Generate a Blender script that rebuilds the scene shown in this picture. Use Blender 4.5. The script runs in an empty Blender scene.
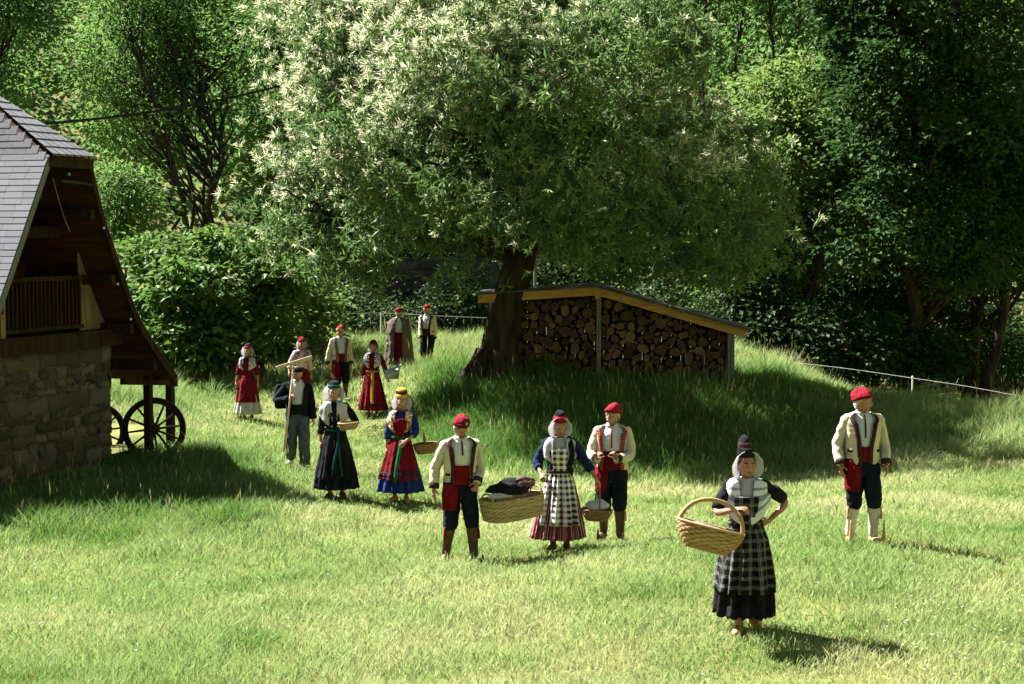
import bpy, math, os
import numpy as np
from mathutils import Vector, Matrix
R = math.radians
rng = np.random.default_rng(7)
SC = bpy.context.scene
COL = SC.collection

# ------------------------------------------------------------------ camera, light, exposure
F = 1700.0                                   # focal length in pixels of a 1024 px wide frame
PITCH = math.atan(112.0 / F)
CAMZ = 4.0
cam_data = bpy.data.cameras.new('camera')
cam_data.sensor_width = 36.0
cam_data.lens = F / 1024.0 * 36.0
cam_data.clip_end = 2000.0
cam = bpy.data.objects.new('camera', cam_data)
cam.location = (0, 0, CAMZ)
cam.rotation_euler = (R(90) - PITCH, 0, 0)
COL.objects.link(cam)
SC.camera = cam

SUN_EL = R(49.0)
SH = np.array([math.cos(R(30)), -math.sin(R(30))])     # ground direction in which shadows fall
world = bpy.data.worlds.new('World')
SC.world = world
world.use_nodes = True
wn = world.node_tree
bg = wn.nodes['Background']
sky = wn.nodes.new('ShaderNodeTexSky')
sky.sky_type = 'NISHITA'
sky.sun_disc = False
sky.sun_elevation = SUN_EL
sky.altitude = 1400.0
sky.air_density = 0.45
sky.dust_density = 0.2
sky.sun_rotation = math.atan2(-SH[0], -SH[1])
bg.inputs['Strength'].default_value = 0.05
wn.links.new(sky.outputs['Color'], bg.inputs['Color'])
sun_d = bpy.data.lights.new('sun', 'SUN')
sun_d.energy = 5.0
sun_d.angle = R(0.5)
sun_d.color = (1.0, 0.965, 0.90)
sun = bpy.data.objects.new('sun', sun_d)
ld = Vector((SH[0] * math.cos(SUN_EL), SH[1] * math.cos(SUN_EL), -math.sin(SUN_EL)))
sun.rotation_euler = ld.to_track_quat('-Z', 'Y').to_euler()
COL.objects.link(sun)
SC.view_settings.view_transform = 'Standard'
SC.view_settings.look = 'None'
SC.view_settings.gamma = 1.0
SC.view_settings.exposure = 2.32
SC.render.engine = 'CYCLES'
cy = SC.cycles
cy.use_denoising = True
cy.max_bounces = 6
cy.diffuse_bounces = 1
cy.glossy_bounces = 2
cy.transmission_bounces = 3
cy.transparent_max_bounces = 4
cy.caustics_reflective = False
cy.caustics_refractive = False
cy.sample_clamp_indirect = 4.0


def ray(px, py):
    u = (px - 512.0) / F
    v = (342.0 - py) / F
    return np.array([u, math.cos(PITCH) + v * math.sin(PITCH), -math.sin(PITCH) + v * math.cos(PITCH)])


def P(px, py, d):
    """world point seen at photo pixel (px, py) at forward distance d"""
    r = ray(px, py)
    r = r / r[1] * d
    return np.array([r[0], d, CAMZ + r[2]])


def gpt(px, py, d):
    return P(px, py, d)


# ------------------------------------------------------------------ helpers
def fast_mesh(name, verts, faces, mats=None, attrs=None, smooth=False, uv=None, midx=None):
    """verts (N,3); faces: list of int arrays, each (M,k)"""
    me = bpy.data.meshes.new(name)
    verts = np.ascontiguousarray(verts, dtype=np.float32)
    me.vertices.add(len(verts))
    me.vertices.foreach_set('co', verts.ravel())
    faces = [np.asarray(f, dtype=np.int32) for f in faces if len(f)]
    loops = np.concatenate([f.ravel() for f in faces])
    tot = np.concatenate([np.full(len(f), f.shape[1], dtype=np.int32) for f in faces])
    start = np.concatenate([[0], np.cumsum(tot)[:-1]]).astype(np.int32)
    me.loops.add(len(loops))
    me.loops.foreach_set('vertex_index', loops)
    me.polygons.add(len(tot))
    me.polygons.foreach_set('loop_start', start)
    me.polygons.foreach_set('loop_total', tot)
    me.polygons.foreach_set('use_smooth', np.full(len(tot), bool(smooth)))
    for m in (mats or []):
        me.materials.append(m)
    if midx is not None:
        me.polygons.foreach_set('material_index', np.asarray(midx, dtype=np.int32))
    if uv is not None:
        l = me.uv_layers.new(name='UVMap')
        l.data.foreach_set('uv', np.asarray(uv, dtype=np.float32)[loops].ravel())
    for k, a in (attrs or {}).items():
        at = me.attributes.new(k, 'FLOAT', 'POINT')
        at.data.foreach_set('value', np.asarray(a, dtype=np.float32))
    me.update(calc_edges=True)
    return me


def link(name, me, parent=None, label=None, cat=None, group=None, kind=None):
    o = bpy.data.objects.new(name, me)
    COL.objects.link(o)
    if parent is not None:
        o.parent = parent
    tag(o, label, cat, group, kind)
    return o


def tag(o, label=None, cat=None, group=None, kind=None):
    for k, v in (('label', label), ('category', cat), ('group', group), ('kind', kind)):
        if v:
            o[k] = v
    return o


def thing(name, label, cat, loc=(0, 0, 0), rz=0.0, group=None, scale=1.0):
    o = bpy.data.objects.new(name, None)
    COL.objects.link(o)
    o.location = loc
    o.rotation_euler = (0, 0, rz)
    o.scale = (scale,) * 3
    o.empty_display_size = 0.2
    return tag(o, label, cat, group)


class MB:
    """collects shapes and links them as one mesh object"""

    def __init__(self):
        self.v, self.f, self.uv, self.m, self.n = [], {3: [], 4: []}, [], {3: [], 4: []}, 0
        self.tint = []

    def add(self, V, faces, UV=None, mi=0, tint=0.5):
        V = np.asarray(V, dtype=float).reshape(-1, 3)
        self.v.append(V)
        self.uv.append(np.zeros((len(V), 2)) if UV is None else np.asarray(UV, dtype=float).reshape(-1, 2))
        self.tint.append(np.full(len(V), tint) if np.isscalar(tint) else np.asarray(tint))
        for f in faces:
            f = np.asarray(f, dtype=int)
            if len(f):
                self.f[f.shape[1]].append(f + self.n)
                self.m[f.shape[1]].append(np.full(len(f), mi))
        self.n += len(V)
        return self

    def grid(self, G, UV=None, cu=False, cap=(False, False), mi=0, tint=0.5):
        """G (rows, cols, 3); cu closes each row; caps fan the first / last row"""
        G = np.asarray(G, dtype=float)
        r, c = G.shape[:2]
        if UV is None:
            UV = np.stack(np.meshgrid(np.arange(c), np.arange(r)), -1).astype(float)
        if cu:                                    # repeat the seam column so that uv stays whole
            G = np.concatenate([G, G[:, :1]], 1)
            du = UV[:, -1:] * 2 - UV[:, -2:-1]
            UV = np.concatenate([UV, du], 1)
            c += 1
        i = (np.arange(r - 1)[:, None] * c + np.arange(c - 1)[None, :]).ravel()
        q = np.stack([i, i + 1, i + c + 1, i + c], 1)
        V, U = [G.reshape(-1, 3)], [UV.reshape(-1, 2)]
        tris = []
        n = r * c
        for k, row in ((0, 0), (1, r - 1)):
            if cap[k]:
                V.append(G[row].mean(0)[None])
                U.append(UV[row].mean(0)[None])
                a = row * c + np.arange(c - 1)
                t = np.stack([a, a + 1, np.full(c - 1, n)], 1)
                tris.append(t[:, ::-1] if k == 0 else t)
                n += 1
        fs = [q]
        if tris:
            fs.append(np.concatenate(tris))
        return self.add(np.concatenate(V), fs, np.concatenate(U), mi, tint)

    def tube(self, pts, rad, n=8, cap=True, mi=0, flat=1.0, twist=0.0, tint=0.5, up=None):
        pts = np.asarray(pts, dtype=float)
        rad = np.broadcast_to(np.asarray(rad, dtype=float), (len(pts),))
        T = np.gradient(pts, axis=0)
        T /= np.linalg.norm(T, axis=1)[:, None] + 1e-9
        a = np.array([0, 0, 1.0]) if up is None else np.asarray(up, float)
        if abs(T[0] @ a) > 0.9:
            a = np.array([0, 1.0, 0]) if abs(T[0][1]) < .9 else np.array([1.0, 0, 0])
        rows = []
        N = np.cross(T[0], a)
        N /= np.linalg.norm(N)
        th = np.linspace(0, 2 * math.pi, n, endpoint=False) + twist
        for k in range(len(pts)):
            N = N - T[k] * (N @ T[k])
            N /= np.linalg.norm(N) + 1e-9
            B = np.cross(T[k], N)
            rows.append(pts[k] + rad[k] * (np.cos(th)[:, None] * N + flat * np.sin(th)[:, None] * B))
        L = np.concatenate([[0], np.cumsum(np.linalg.norm(np.diff(pts, axis=0), axis=1))])
        UV = np.stack(np.meshgrid(th * rad.mean(), L), -1)
        return self.grid(np.array(rows), UV, True, (cap, cap), mi, tint)

    def box(self, c, s, M=None, mi=0, tint=0.5):
        """box with centre c and sizes s; M an optional 3x3 turning it about its centre"""
        s = np.asarray(s, float) / 2
        sg = np.array([[-1, -1, -1], [1, -1, -1], [1, 1, -1], [-1, 1, -1], [-1, -1, 1], [1, -1, 1], [1, 1, 1], [-1, 1, 1]], float)
        fc = np.array([[0, 3, 2, 1], [4, 5, 6, 7], [0, 1, 5, 4], [1, 2, 6, 5], [2, 3, 7, 6], [3, 0, 4, 7]])
        V, U, Q = [], [], []
        for k, f in enumerate(fc):
            p = sg[f] * s
            ax = [(0, 1), (0, 1), (0, 2), (1, 2), (0, 2), (1, 2)][k]
            V.append(p)
            U.append(p[:, ax])
            Q.append(np.arange(4) + 4 * k)
        V = np.concatenate(V)
        if M is not None:
            V = V @ np.asarray(M).T
        return self.add(V + np.asarray(c, float), [np.array(Q)], np.concatenate(U), mi, tint)

    def beam(self, a, b, w, h, mi=0, up=(0, 0, 1), tint=0.5):
        a, b = np.asarray(a, float), np.asarray(b, float)
        x = b - a
        L = np.linalg.norm(x)
        x /= L
        y = np.cross(up, x)
        y /= np.linalg.norm(y) + 1e-9
        z = np.cross(x, y)
        return self.box((a + b) / 2, (L, w, h), np.stack([x, y, z], 1), mi, tint)

    def ball(self, c, r, nu=14, nv=9, M=None, mi=0):
        r = np.broadcast_to(np.asarray(r, float), (3,))
        th = np.linspace(0, 2 * math.pi, nu, endpoint=False)
        ph = np.linspace(-math.pi / 2 + .02, math.pi / 2 - .02, nv)
        G = np.stack([np.cos(ph)[:, None] * np.cos(th) * r[0], np.cos(ph)[:, None] * np.sin(th) * r[1], np.sin(ph)[:, None] * np.ones(nu) * r[2]], -1)
        if M is not None:
            G = G @ np.asarray(M).T
        return self.grid(G + np.asarray(c, float), None, True, (True, True), mi)

    def mesh(self, name, mats, smooth=False):
        fs, mi = [], []
        for k in (4, 3):
            if self.f[k]:
                fs.append(np.concatenate(self.f[k]))
                mi.append(np.concatenate(self.m[k]))
        return fast_mesh(name, np.concatenate(self.v), fs, mats if isinstance(mats, (list, tuple)) else [mats], {'tint': np.concatenate(self.tint)},
                         smooth, np.concatenate(self.uv), np.concatenate(mi))

    def build(self, name, mats, parent=None, smooth=False, solid=0.0, bevel=0.0, sub=0, **kw):
        o = link(name, self.mesh(name, mats, smooth), parent, **kw)
        if sub:
            m = o.modifiers.new('s', 'SUBSURF')
            m.levels = m.render_levels = sub
        if solid:
            m = o.modifiers.new('t', 'SOLIDIFY')
            m.thickness = solid
            m.offset = 0
        if bevel:
            m = o.modifiers.new('b', 'BEVEL')
            m.width = bevel
            m.segments = 2
            m.limit_method = 'ANGLE'
        return o


def bez(a, b, c, n=8):
    t = np.linspace(0, 1, n)[:, None]
    a, b, c = (np.asarray(x, float) for x in (a, b, c))
    return a * (1 - t) ** 2 + 2 * b * t * (1 - t) + c * t * t


def smooth_path(pts, n=20):
    """Catmull-Rom through the points"""
    p = np.asarray(pts, float)
    q = np.concatenate([[2 * p[0] - p[1]], p, [2 * p[-1] - p[-2]]])
    t = np.linspace(0, len(p) - 1, n)
    i = np.minimum(t.astype(int), len(p) - 2)
    u = (t - i)[:, None]
    a, b, c, d = q[i], q[i + 1], q[i + 2], q[i + 3]
    return .5 * (2 * b + (c - a) * u + (2 * a - 5 * b + 4 * c - d) * u ** 2 + (3 * b - a - 3 * c + d) * u ** 3)


# ------------------------------------------------------------------ materials
def mat(name, col, rough=0.8, spec=0.25, col2=None, scale=6.0, bump=0.0, bscale=40.0, detail=4.0, attr=None, transl=0.0, coord='Object', stretch=(1, 1, 1), sheen=0.0, contrast=(.35, .65), metal=0.0):
    """noise-mottled principled material; attr mixes the colours by a vertex attribute as well"""
    m = bpy.data.materials.new(name)
    m.use_nodes = True
    nt = m.node_tree
    N, L = nt.nodes, nt.links
    b = N['Principled BSDF']
    b.inputs['Roughness'].default_value = rough
    b.inputs['Specular IOR Level'].default_value = spec
    b.inputs['Metallic'].default_value = metal
    if sheen:
        b.inputs['Sheen Weight'].default_value = sheen
    tc = N.new('ShaderNodeTexCoord')
    mp = N.new('ShaderNodeMapping')
    mp.inputs['Scale'].default_value = stretch
    L.new(tc.outputs[coord], mp.inputs['Vector'])
    out = None
    if col2 is not None:
        mx = N.new('ShaderNodeMix')
        mx.data_type = 'RGBA'
        mx.inputs[6].default_value = (*col, 1)
        mx.inputs[7].default_value = (*col2, 1)
        if attr:
            at = N.new('ShaderNodeAttribute')
            at.attribute_name = attr
            L.new(at.outputs['Fac'], mx.inputs[0])
        else:
            nz = N.new('ShaderNodeTexNoise')
            nz.inputs['Scale'].default_value = scale
            nz.inputs['Detail'].default_value = detail
            L.new(mp.outputs[0], nz.inputs['Vector'])
            mr = N.new('ShaderNodeMapRange')
            mr.inputs[1].default_value, mr.inputs[2].default_value = contrast
            L.new(nz.outputs['Fac'], mr.inputs[0])
            L.new(mr.outputs[0], mx.inputs[0])
        out = mx.outputs[2]
        L.new(out, b.inputs['Base Color'])
    else:
        b.inputs['Base Color'].default_value = (*col, 1)
    if bump:
        n2 = N.new('ShaderNodeTexNoise')
        n2.inputs['Scale'].default_value = bscale
        n2.inputs['Detail'].default_value = 5
        L.new(mp.outputs[0], n2.inputs['Vector'])
        bp = N.new('ShaderNodeBump')
        bp.inputs['Strength'].default_value = bump
        bp.inputs['Distance'].default_value = 0.02
        L.new(n2.outputs['Fac'], bp.inputs['Height'])
        L.new(bp.outputs[0], b.inputs['Normal'])
    if transl:
        tr = N.new('ShaderNodeBsdfTranslucent')
        if out is not None:
            L.new(out, tr.inputs['Color'])
        else:
            tr.inputs['Color'].default_value = (*col, 1)
        ms = N.new('ShaderNodeMixShader')
        ms.inputs[0].default_value = transl
        L.new(b.outputs[0], ms.inputs[1])
        L.new(tr.outputs[0], ms.inputs[2])
        L.new(ms.outputs[0], N['Material Output'].inputs['Surface'])
    return m


# ------------------------------------------------------------------ the ground
CTRL = np.array([P(*c) for c in [
    (745, 630, 15.3), (462, 560, 19.7), (560, 553, 20.3), (612, 545, 21.0), (862, 537, 19.4), (400, 505, 25.0),
    (336, 494, 24.8), (300, 472, 27.7), (247, 418, 37.3), (345, 398, 40.0), (373, 419, 37.2), (399, 377, 43.5),
    (428, 371, 45.0), (495, 374, 38.5), (599, 388, 38.2), (731, 392, 38.0), (650, 389, 38.1), (560, 386, 38.2), (112, 463, 28.5), (40, 475, 28.0), (150, 455, 29.3),
    (912, 412, 42.0), (381, 347, 50.0), (700, 470, 31.5), (560, 465, 31.5), (850, 460, 31.0), (200, 685, 13.6), (512, 690, 13.6), (900, 690, 13.6),
    (200, 545, 21.5), (60, 545, 21.5), (1000, 560, 19.0), (980, 470, 28.0), (830, 394, 42.5), (1010, 422, 40.0), (300, 345, 50.0), (480, 345, 50.0), (600, 345, 50.0)]])


def _wts(X, Y):
    d2 = ((X[:, None] - CTRL[None, :, 0]) / 3.0) ** 2 + ((Y[:, None] - CTRL[None, :, 1]) / 3.0) ** 2
    w = np.exp(-d2 / 2) + 0.02 / (1 + d2)
    return w / w.sum(1)[:, None]


_W = _wts(CTRL[:, 0], CTRL[:, 1])
CZ = CTRL[:, 2].mean() + np.linalg.solve(_W.T @ _W + .0003 * np.eye(len(CTRL)), _W.T @ (CTRL[:, 2] - CTRL[:, 2].mean()))


def gz(x, y):
    x, y = np.asarray(x, float), np.asarray(y, float)
    sh = x.shape
    X, Y = x.ravel(), y.ravel()
    z = _wts(X, Y) @ CZ
    back = np.clip((Y - 50.5 + np.clip(X - 4, 0, 6) * 1.25) / 10, 0, 1)
    back = back * back * (3 - 2 * back)
    z = z * (1 - back) + back * (-1.1 - np.clip(X, 0, 8) * .12)
    up = np.clip(Y - 64, 0, None)
    z = z + up * .12 + np.clip(Y - 80, 0, 400) * .50
    side = np.maximum(np.abs(X) - 34 - .12 * np.clip(Y, 0, None), 0) + np.maximum(-22 - Y, 0)     # unseen valley flanks, added and steepened to block skylight
    z = np.where(Y < 13, .45, z) + side * .85
    z += .02 * np.sin(X * 1.7 + Y * .6) * np.sin(Y * 1.1 - X * .5)
    return z.reshape(sh)


def g3(x, y, dz=0.0):
    return np.array([x, y, float(gz(np.array([x]), np.array([y]))[0]) + dz])


def lat_grid(xs, ys, dz=0.0):
    X, Y = np.meshgrid(xs, ys)
    Z = np.concatenate([gz(X[i], Y[i])[None] for i in range(len(ys))]) + dz
    return np.stack([X, Y, Z], -1)


def sgrid(a, b, n, fine_a, fine_b, nf):
    return np.unique(np.concatenate([np.linspace(a, b, n), np.linspace(fine_a, fine_b, nf)]))


M_ground = mat('meadow_soil', (.085, .10, .030), .95, .1, (.17, .17, .055), .9, .5, 14, 8)
gm = MB().grid(lat_grid(sgrid(-300, 300, 60, -26, 26, 105), sgrid(-40, 420, 92, 8, 70, 125)))
gm.build('ground', M_ground, smooth=True, kind='structure')
# ------------------------------------------------------------------ grass
def vnoise(x, y, s, seed=0):
    """smooth value noise in 0..1"""
    r = np.random.default_rng(seed)
    T = r.random((64, 64))
    x, y = np.asarray(x) / s + 1000, np.asarray(y) / s + 1000
    i, j = np.floor(x).astype(int), np.floor(y).astype(int)
    u, v = x - i, y - j
    u, v = u * u * (3 - 2 * u), v * v * (3 - 2 * v)
    a, b, c, d = T[i % 64, j % 64], T[(i + 1) % 64, j % 64], T[i % 64, (j + 1) % 64], T[(i + 1) % 64, (j + 1) % 64]
    return (a * (1 - u) + b * u) * (1 - v) + (c * (1 - u) + d * u) * v


def tallness(x, y):
    """0 = short trodden meadow, 1 = uncut tall grass"""
    px = 512 + F * x / y
    h = np.zeros_like(x)
    g = lambda v, a, b: np.clip((v - a) / (b - a), 0, 1)
    near_house = g(px, 330, 240) * g(y, 20.4, 22.4) * g(y, 31, 28)
    h = np.maximum(h, near_house * .42)
    bank = g(y, 29.2 , 31.5) * g(px, 395, 440)
    bank = bank * (1 - .8 * g(px, 790, 850) * g(y, 33, 37))
    h = np.maximum(h, bank * .85)
    h = np.maximum(h, g(y, 39, 42.5) * .8 * (1 - .6 * g(px, 760, 800)))
    h = np.maximum(h, g(px, 205, 165) * g(y, 33, 36) * .8)
    path = np.exp(-((px - (300 + (45 - y) * 6)) / 60.0) ** 2) * g(y, 45, 36)
    h = h * (1 - .55 * path)
    return np.clip(h, 0, 1)


def lush_shade(x, y):  # lusher bank green; also paints chestnut and barn shade into the blades
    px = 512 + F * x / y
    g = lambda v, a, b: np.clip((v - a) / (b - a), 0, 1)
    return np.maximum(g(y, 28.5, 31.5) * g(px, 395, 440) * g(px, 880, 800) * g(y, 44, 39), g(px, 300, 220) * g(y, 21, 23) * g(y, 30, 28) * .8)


def blades(n, seed, dmin, dmax, hbase, htall, width, lean, tint_off, keep=None, power=1.0, head=False):
    r = np.random.default_rng(seed)
    t = r.random(n)
    d = dmin * (dmax / dmin) ** t if power == 1.0 else (dmin ** (1 - power) + t * (dmax ** (1 - power) - dmin ** (1 - power))) ** (1 / (1 - power))
    x = (r.random(n) * 2 - 1) * (.325 * d + 2.4)
    h = tallness(x, d)
    k = np.ones(n, bool)
    if keep is not None:
        k = r.random(n) < keep(x, d, h)
    k &= ~((x < -6.75) & (d > 25.5) & (d < 33) & ((d - 28.5) < (x + 6.7) / .342 * .94 + 12) & ((x + 6.7) * .94 - (d - 28.5) * .342 < .0))
    x, d, h, = x[k], d[k], h[k]
    n = len(x)
    z = gz(x, d)
    H = (hbase + (htall - hbase) * h) * (.55 + .9 * r.random(n)) * (.60 + .85 * vnoise(x, d, .55, 3) ** 1.5 + .25 * vnoise(x, d, 2.2, 4))
    W = width * (.7 + .6 * r.random(n)) * (d / 15) ** .62
    az = r.random(n) * 2 * math.pi
    la = r.random(n) * 2 * math.pi
    ln = lean * (.3 + r.random(n)) * H
    sx, sy = np.cos(az) * W / 2, np.sin(az) * W / 2
    lx, ly = np.cos(la) * ln, np.sin(la) * ln
    b = np.stack([x, d, z - .02], 1)
    S = np.stack([sx, sy, 0 * sx], 1)
    mid = b + np.stack([lx * .35, ly * .35, H * .6], 1)
    tip = b + np.stack([lx, ly, H], 1)
    dry = vnoise(x, d, 2.6, 11) * .5 + vnoise(x, d, .9, 12) * .3 + r.random(n) * .42 - .30
    dry = np.clip(np.clip(dry * 1.6 - .20, 0, 1) * .58 * (1 - .5 * h) - .26 * np.clip(vnoise(x, d, .75, 21) * 2.6 - 1.5, 0, 1) + tint_off + .30 - .42 * lush_shade(x, d) * (.7 + .6 * r.random(n)), 0, 1)
    ws = (.9, .75) if not head else (.35, .35)
    V = np.stack([b - S * ws[0], b + S * ws[0], mid + S * ws[1], mid - S * ws[1], tip], 1)
    I = np.arange(n)[:, None] * 5
    fs = [I + np.array([[0, 1, 2, 3]]), I + np.array([[3, 2, 4]])]
    V = V.reshape(-1, 3)
    T = np.repeat(dry, 5)
    if head:                                         # a slim seed head near the tip
        hw = W * (.7 + .9 * r.random(n))
        hl = H * (.10 + .14 * r.random(n))
        q = np.stack([np.cos(az), np.sin(az), 0 * az], 1) * hw[:, None] / 2
        c = tip - np.stack([lx * .1, ly * .1, hl * .5], 1)
        V2 = np.stack([c - np.array([0, 0, 1.]) * hl[:, None] * .8, c + q, tip + np.array([0, 0, .3]) * hl[:, None], c - q], 1).reshape(-1, 3)
        I2 = np.arange(n)[:, None] * 4 + len(V)
        fs.append(I2 + np.array([[0, 1, 2, 3]]))
        V = np.concatenate([V, V2])
        T = np.concatenate([T, np.full(len(V2), .95)])
    return V, fs, T


def join(parts):
    Vs, Ts, f3, f4, n = [], [], [], [], 0
    for V, fs, T in parts:
        for f in fs:
            (f4 if f.shape[1] == 4 else f3).append(f + n)
        Vs.append(V)
        Ts.append(T)
        n += len(V)
    return np.concatenate(Vs), [np.concatenate(x) for x in (f4, f3) if x], np.concatenate(Ts)


def leafy(name, dark, light, transl=.35, rough=.5, spec=.3, mid=None):
    m = mat(name, dark, rough, spec, light, attr='tint', transl=transl)
    return m


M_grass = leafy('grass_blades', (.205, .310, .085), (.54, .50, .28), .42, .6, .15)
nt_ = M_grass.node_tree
cr_ = nt_.nodes.new('ShaderNodeValToRGB')          # lush green doubling as painted shade, meadow green, dry straw
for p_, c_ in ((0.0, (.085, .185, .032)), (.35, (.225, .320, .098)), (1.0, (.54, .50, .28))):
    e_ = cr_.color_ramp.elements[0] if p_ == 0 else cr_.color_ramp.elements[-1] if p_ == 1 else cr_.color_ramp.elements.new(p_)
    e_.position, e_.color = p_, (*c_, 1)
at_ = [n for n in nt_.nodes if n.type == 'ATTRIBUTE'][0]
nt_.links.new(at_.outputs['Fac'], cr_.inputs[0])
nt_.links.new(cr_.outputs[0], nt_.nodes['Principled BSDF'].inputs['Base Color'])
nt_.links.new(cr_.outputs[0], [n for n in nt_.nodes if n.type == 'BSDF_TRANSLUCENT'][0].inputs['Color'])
M_seed = leafy('seed_heads', (.20, .24, .07), (.42, .38, .20), .3, .8, .1)
if os.environ.get('NOGRASS') is None:
    V, fs, T = join([
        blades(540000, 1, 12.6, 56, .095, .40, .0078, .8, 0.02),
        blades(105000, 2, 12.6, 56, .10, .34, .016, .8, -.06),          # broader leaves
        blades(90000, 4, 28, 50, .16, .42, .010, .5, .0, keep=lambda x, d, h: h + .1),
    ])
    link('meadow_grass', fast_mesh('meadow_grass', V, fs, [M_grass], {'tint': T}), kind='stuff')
    V, fs, T = join([
        blades(9000, 5, 12.6, 50, .22, .58, .005, .45, .35, keep=lambda x, d, h: .25 + h, head=True),
        blades(26000, 6, 20, 50, .25, .60, .005, .5, .30, keep=lambda x, d, h: h ** 2 * .9 * np.clip(vnoise(x, d, 1.3, 9) * 1.8 - .4, .05, 1), head=True, power=.4),
    ])
    link('seeding_grass_stems', fast_mesh('seeding_grass_stems', V, fs, [M_seed], {'tint': T}), kind='stuff')


def flowers():
    r = np.random.default_rng(8)
    cen = [(960, 638, 15.2), (925, 655, 14.6), (985, 628, 15.6), (880, 600, 16.8), (300, 640, 15), (120, 655, 14.5), (1015, 560, 19), (400, 600, 17), (640, 640, 15), (240, 590, 17.5)]
    pts = []
    for i, c in enumerate(cen):
        p = P(*c)
        n = 24 if i < 3 else 5
        pts.append(np.stack([p[0] + r.normal(size=n) * .38, p[1] + r.normal(size=n) * .45], 1))
    d = 13 + 12 * r.random(110)
    pts.append(np.stack([(r.random(110) * 2 - 1) * .31 * d, d], 1))
    p = np.concatenate(pts)
    n = len(p)
    z = gz(p[:, 0], p[:, 1]) + .07 + .08 * r.random(n)
    c = np.column_stack([p, z])
    k = 6
    kk = np.repeat(np.arange(n), k)
    a = np.tile(np.arange(k) * 2 * math.pi / k, n)
    D = unit(np.stack([np.cos(a), np.sin(a), .35 + 0 * a], 1))
    V, fs, T = leaves(c[kk], D, np.tile(np.array([[0, 0, 1.]]), (n * k, 1)), np.full(n * k, .012), np.full(n * k, .010), r.random(n * k))
    link('wild_flowers', fast_mesh('wild_flowers', V, fs, [leafy('white_petal', (.62, .62, .55), (.80, .80, .78), .3, .6, .2)], {'tint': T}), kind='stuff')


# ------------------------------------------------------------------ leaves, branches, trees
def leaves(C, D, Nn, L, W, tint, fold=.12, droop=.15):
    """rhombic folded leaves: C base points, D unit directions, Nn rough normals, L lengths, W widths"""
    S = np.cross(D, Nn)
    S /= np.linalg.norm(S, axis=1)[:, None] + 1e-9
    N = np.cross(S, D)
    L, W = L[:, None], W[:, None]
    a = C
    b = C + D * L * .45 + S * W * .5 + N * W * fold
    c = C + D * L - N * L * droop
    e = C + D * L * .45 - S * W * .5 + N * W * fold
    V = np.stack([a, b, c, e], 1).reshape(-1, 3)
    I = np.arange(len(C))[:, None] * 4 + np.array([[0, 1, 2, 3]])
    return V, [I], np.repeat(tint, 4)


def unit(v):
    return v / (np.linalg.norm(v, axis=-1, keepdims=True) + 1e-9)


def shell(lobes, n, r, fill=.5, sunny=0.0):
    """n points in the outer part of a union of ellipsoids + outward directions; returns pts, dirs, lobe centre"""
    lobes = np.asarray(lobes, float)
    vol = lobes[:, 3] * lobes[:, 4] + lobes[:, 3] * lobes[:, 5]
    k = r.choice(len(lobes), n * 2, p=vol / vol.sum())
    dv = unit(r.normal(size=(n * 2, 3)))
    rad = 1 - fill * r.random(n * 2) ** 1.6
    lump = 1 + .19 * np.sin(dv[:, 0] * 7 + k * 2) * np.sin(dv[:, 1] * 6 + k) + .10 * np.sin(dv[:, 2] * 9 + k * 3 + dv[:, 0] * 5)
    p = lobes[k, :3] + dv * lobes[k, 3:6] * (rad * lump)[:, None]
    # drop what lies deep inside another lobe
    q = (p[:, None, :] - lobes[None, :, :3]) / lobes[None, :, 3:6]
    inner = (np.linalg.norm(q, axis=2).min(1) < .42)
    ok = np.where(~inner)[0][:n]
    return p[ok], dv[ok], lobes[k[ok], :3]


def branch_mesh(mb, base, lobes, r, r0, nb, kinks=.35, height=None, stems=None, tips=None):
    """trunk + limbs reaching into the crown"""
    base = np.asarray(base, float)
    lobes = np.asarray(lobes, float)
    top = lobes[np.argmax(lobes[:, 2])][:3] + np.array([0, 0, lobes[np.argmax(lobes[:, 2])][5] * .4])
    for si in range(stems or 1):
        off = np.array([0, 0, 0]) if not stems else np.array([r.normal() * .35, r.normal() * .35, 0])
        tt = top + (np.array([r.normal() * 1.4, r.normal() * 1.2, r.normal() * 1.0]) if stems else 0)
        n = 9
        t = np.linspace(0, 1, n)[:, None]
        path = (base + off) * (1 - t) + tt * t
        path[1:-1] += r.normal(size=(n - 2, 3)) * kinks * np.array([1, 1, .2]) * .5
        path[:, :2] += (np.sin(t * 3.1) * r.normal(size=2) * kinks)
        rr = r0 * (1 - t[:, 0] * .88) ** 1.1
        rr[0] *= 1.5
        path = smooth_path(path, 22)
        rr = np.interp(np.linspace(0, 1, 22), t[:, 0], rr)
        mb.tube(path, rr, 9)
        pts = tips if tips is not None else shell(lobes, nb, r, .5)[0]
        zb, zt = path[0, 2], path[-1, 2]
        for p in pts[si::(stems or 1)][:nb]:
            h = np.clip((p[2] - zb) / (zt - zb), 0, 1)
            hd = np.linalg.norm(p[:2] - path[:, :2].mean(0))
            f = np.clip(h - .10 - .35 * hd / max(zt - zb, 1), .14, .92)
            i = int(f * 21)
            a = path[i]
            m = a * .45 + p * .55 + np.array([0, 0, .12 * hd]) + r.normal(size=3) * .15 * kinks
            m2 = bez(a, m, p, 9)
            m2[1:-1] += r.normal(size=(7, 3)) * .05
            w = np.clip(rr[i] * .5, .018, .5)
            mb.tube(m2, np.linspace(w, .012, 9) ** 1.0, 5)
    return path


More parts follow.
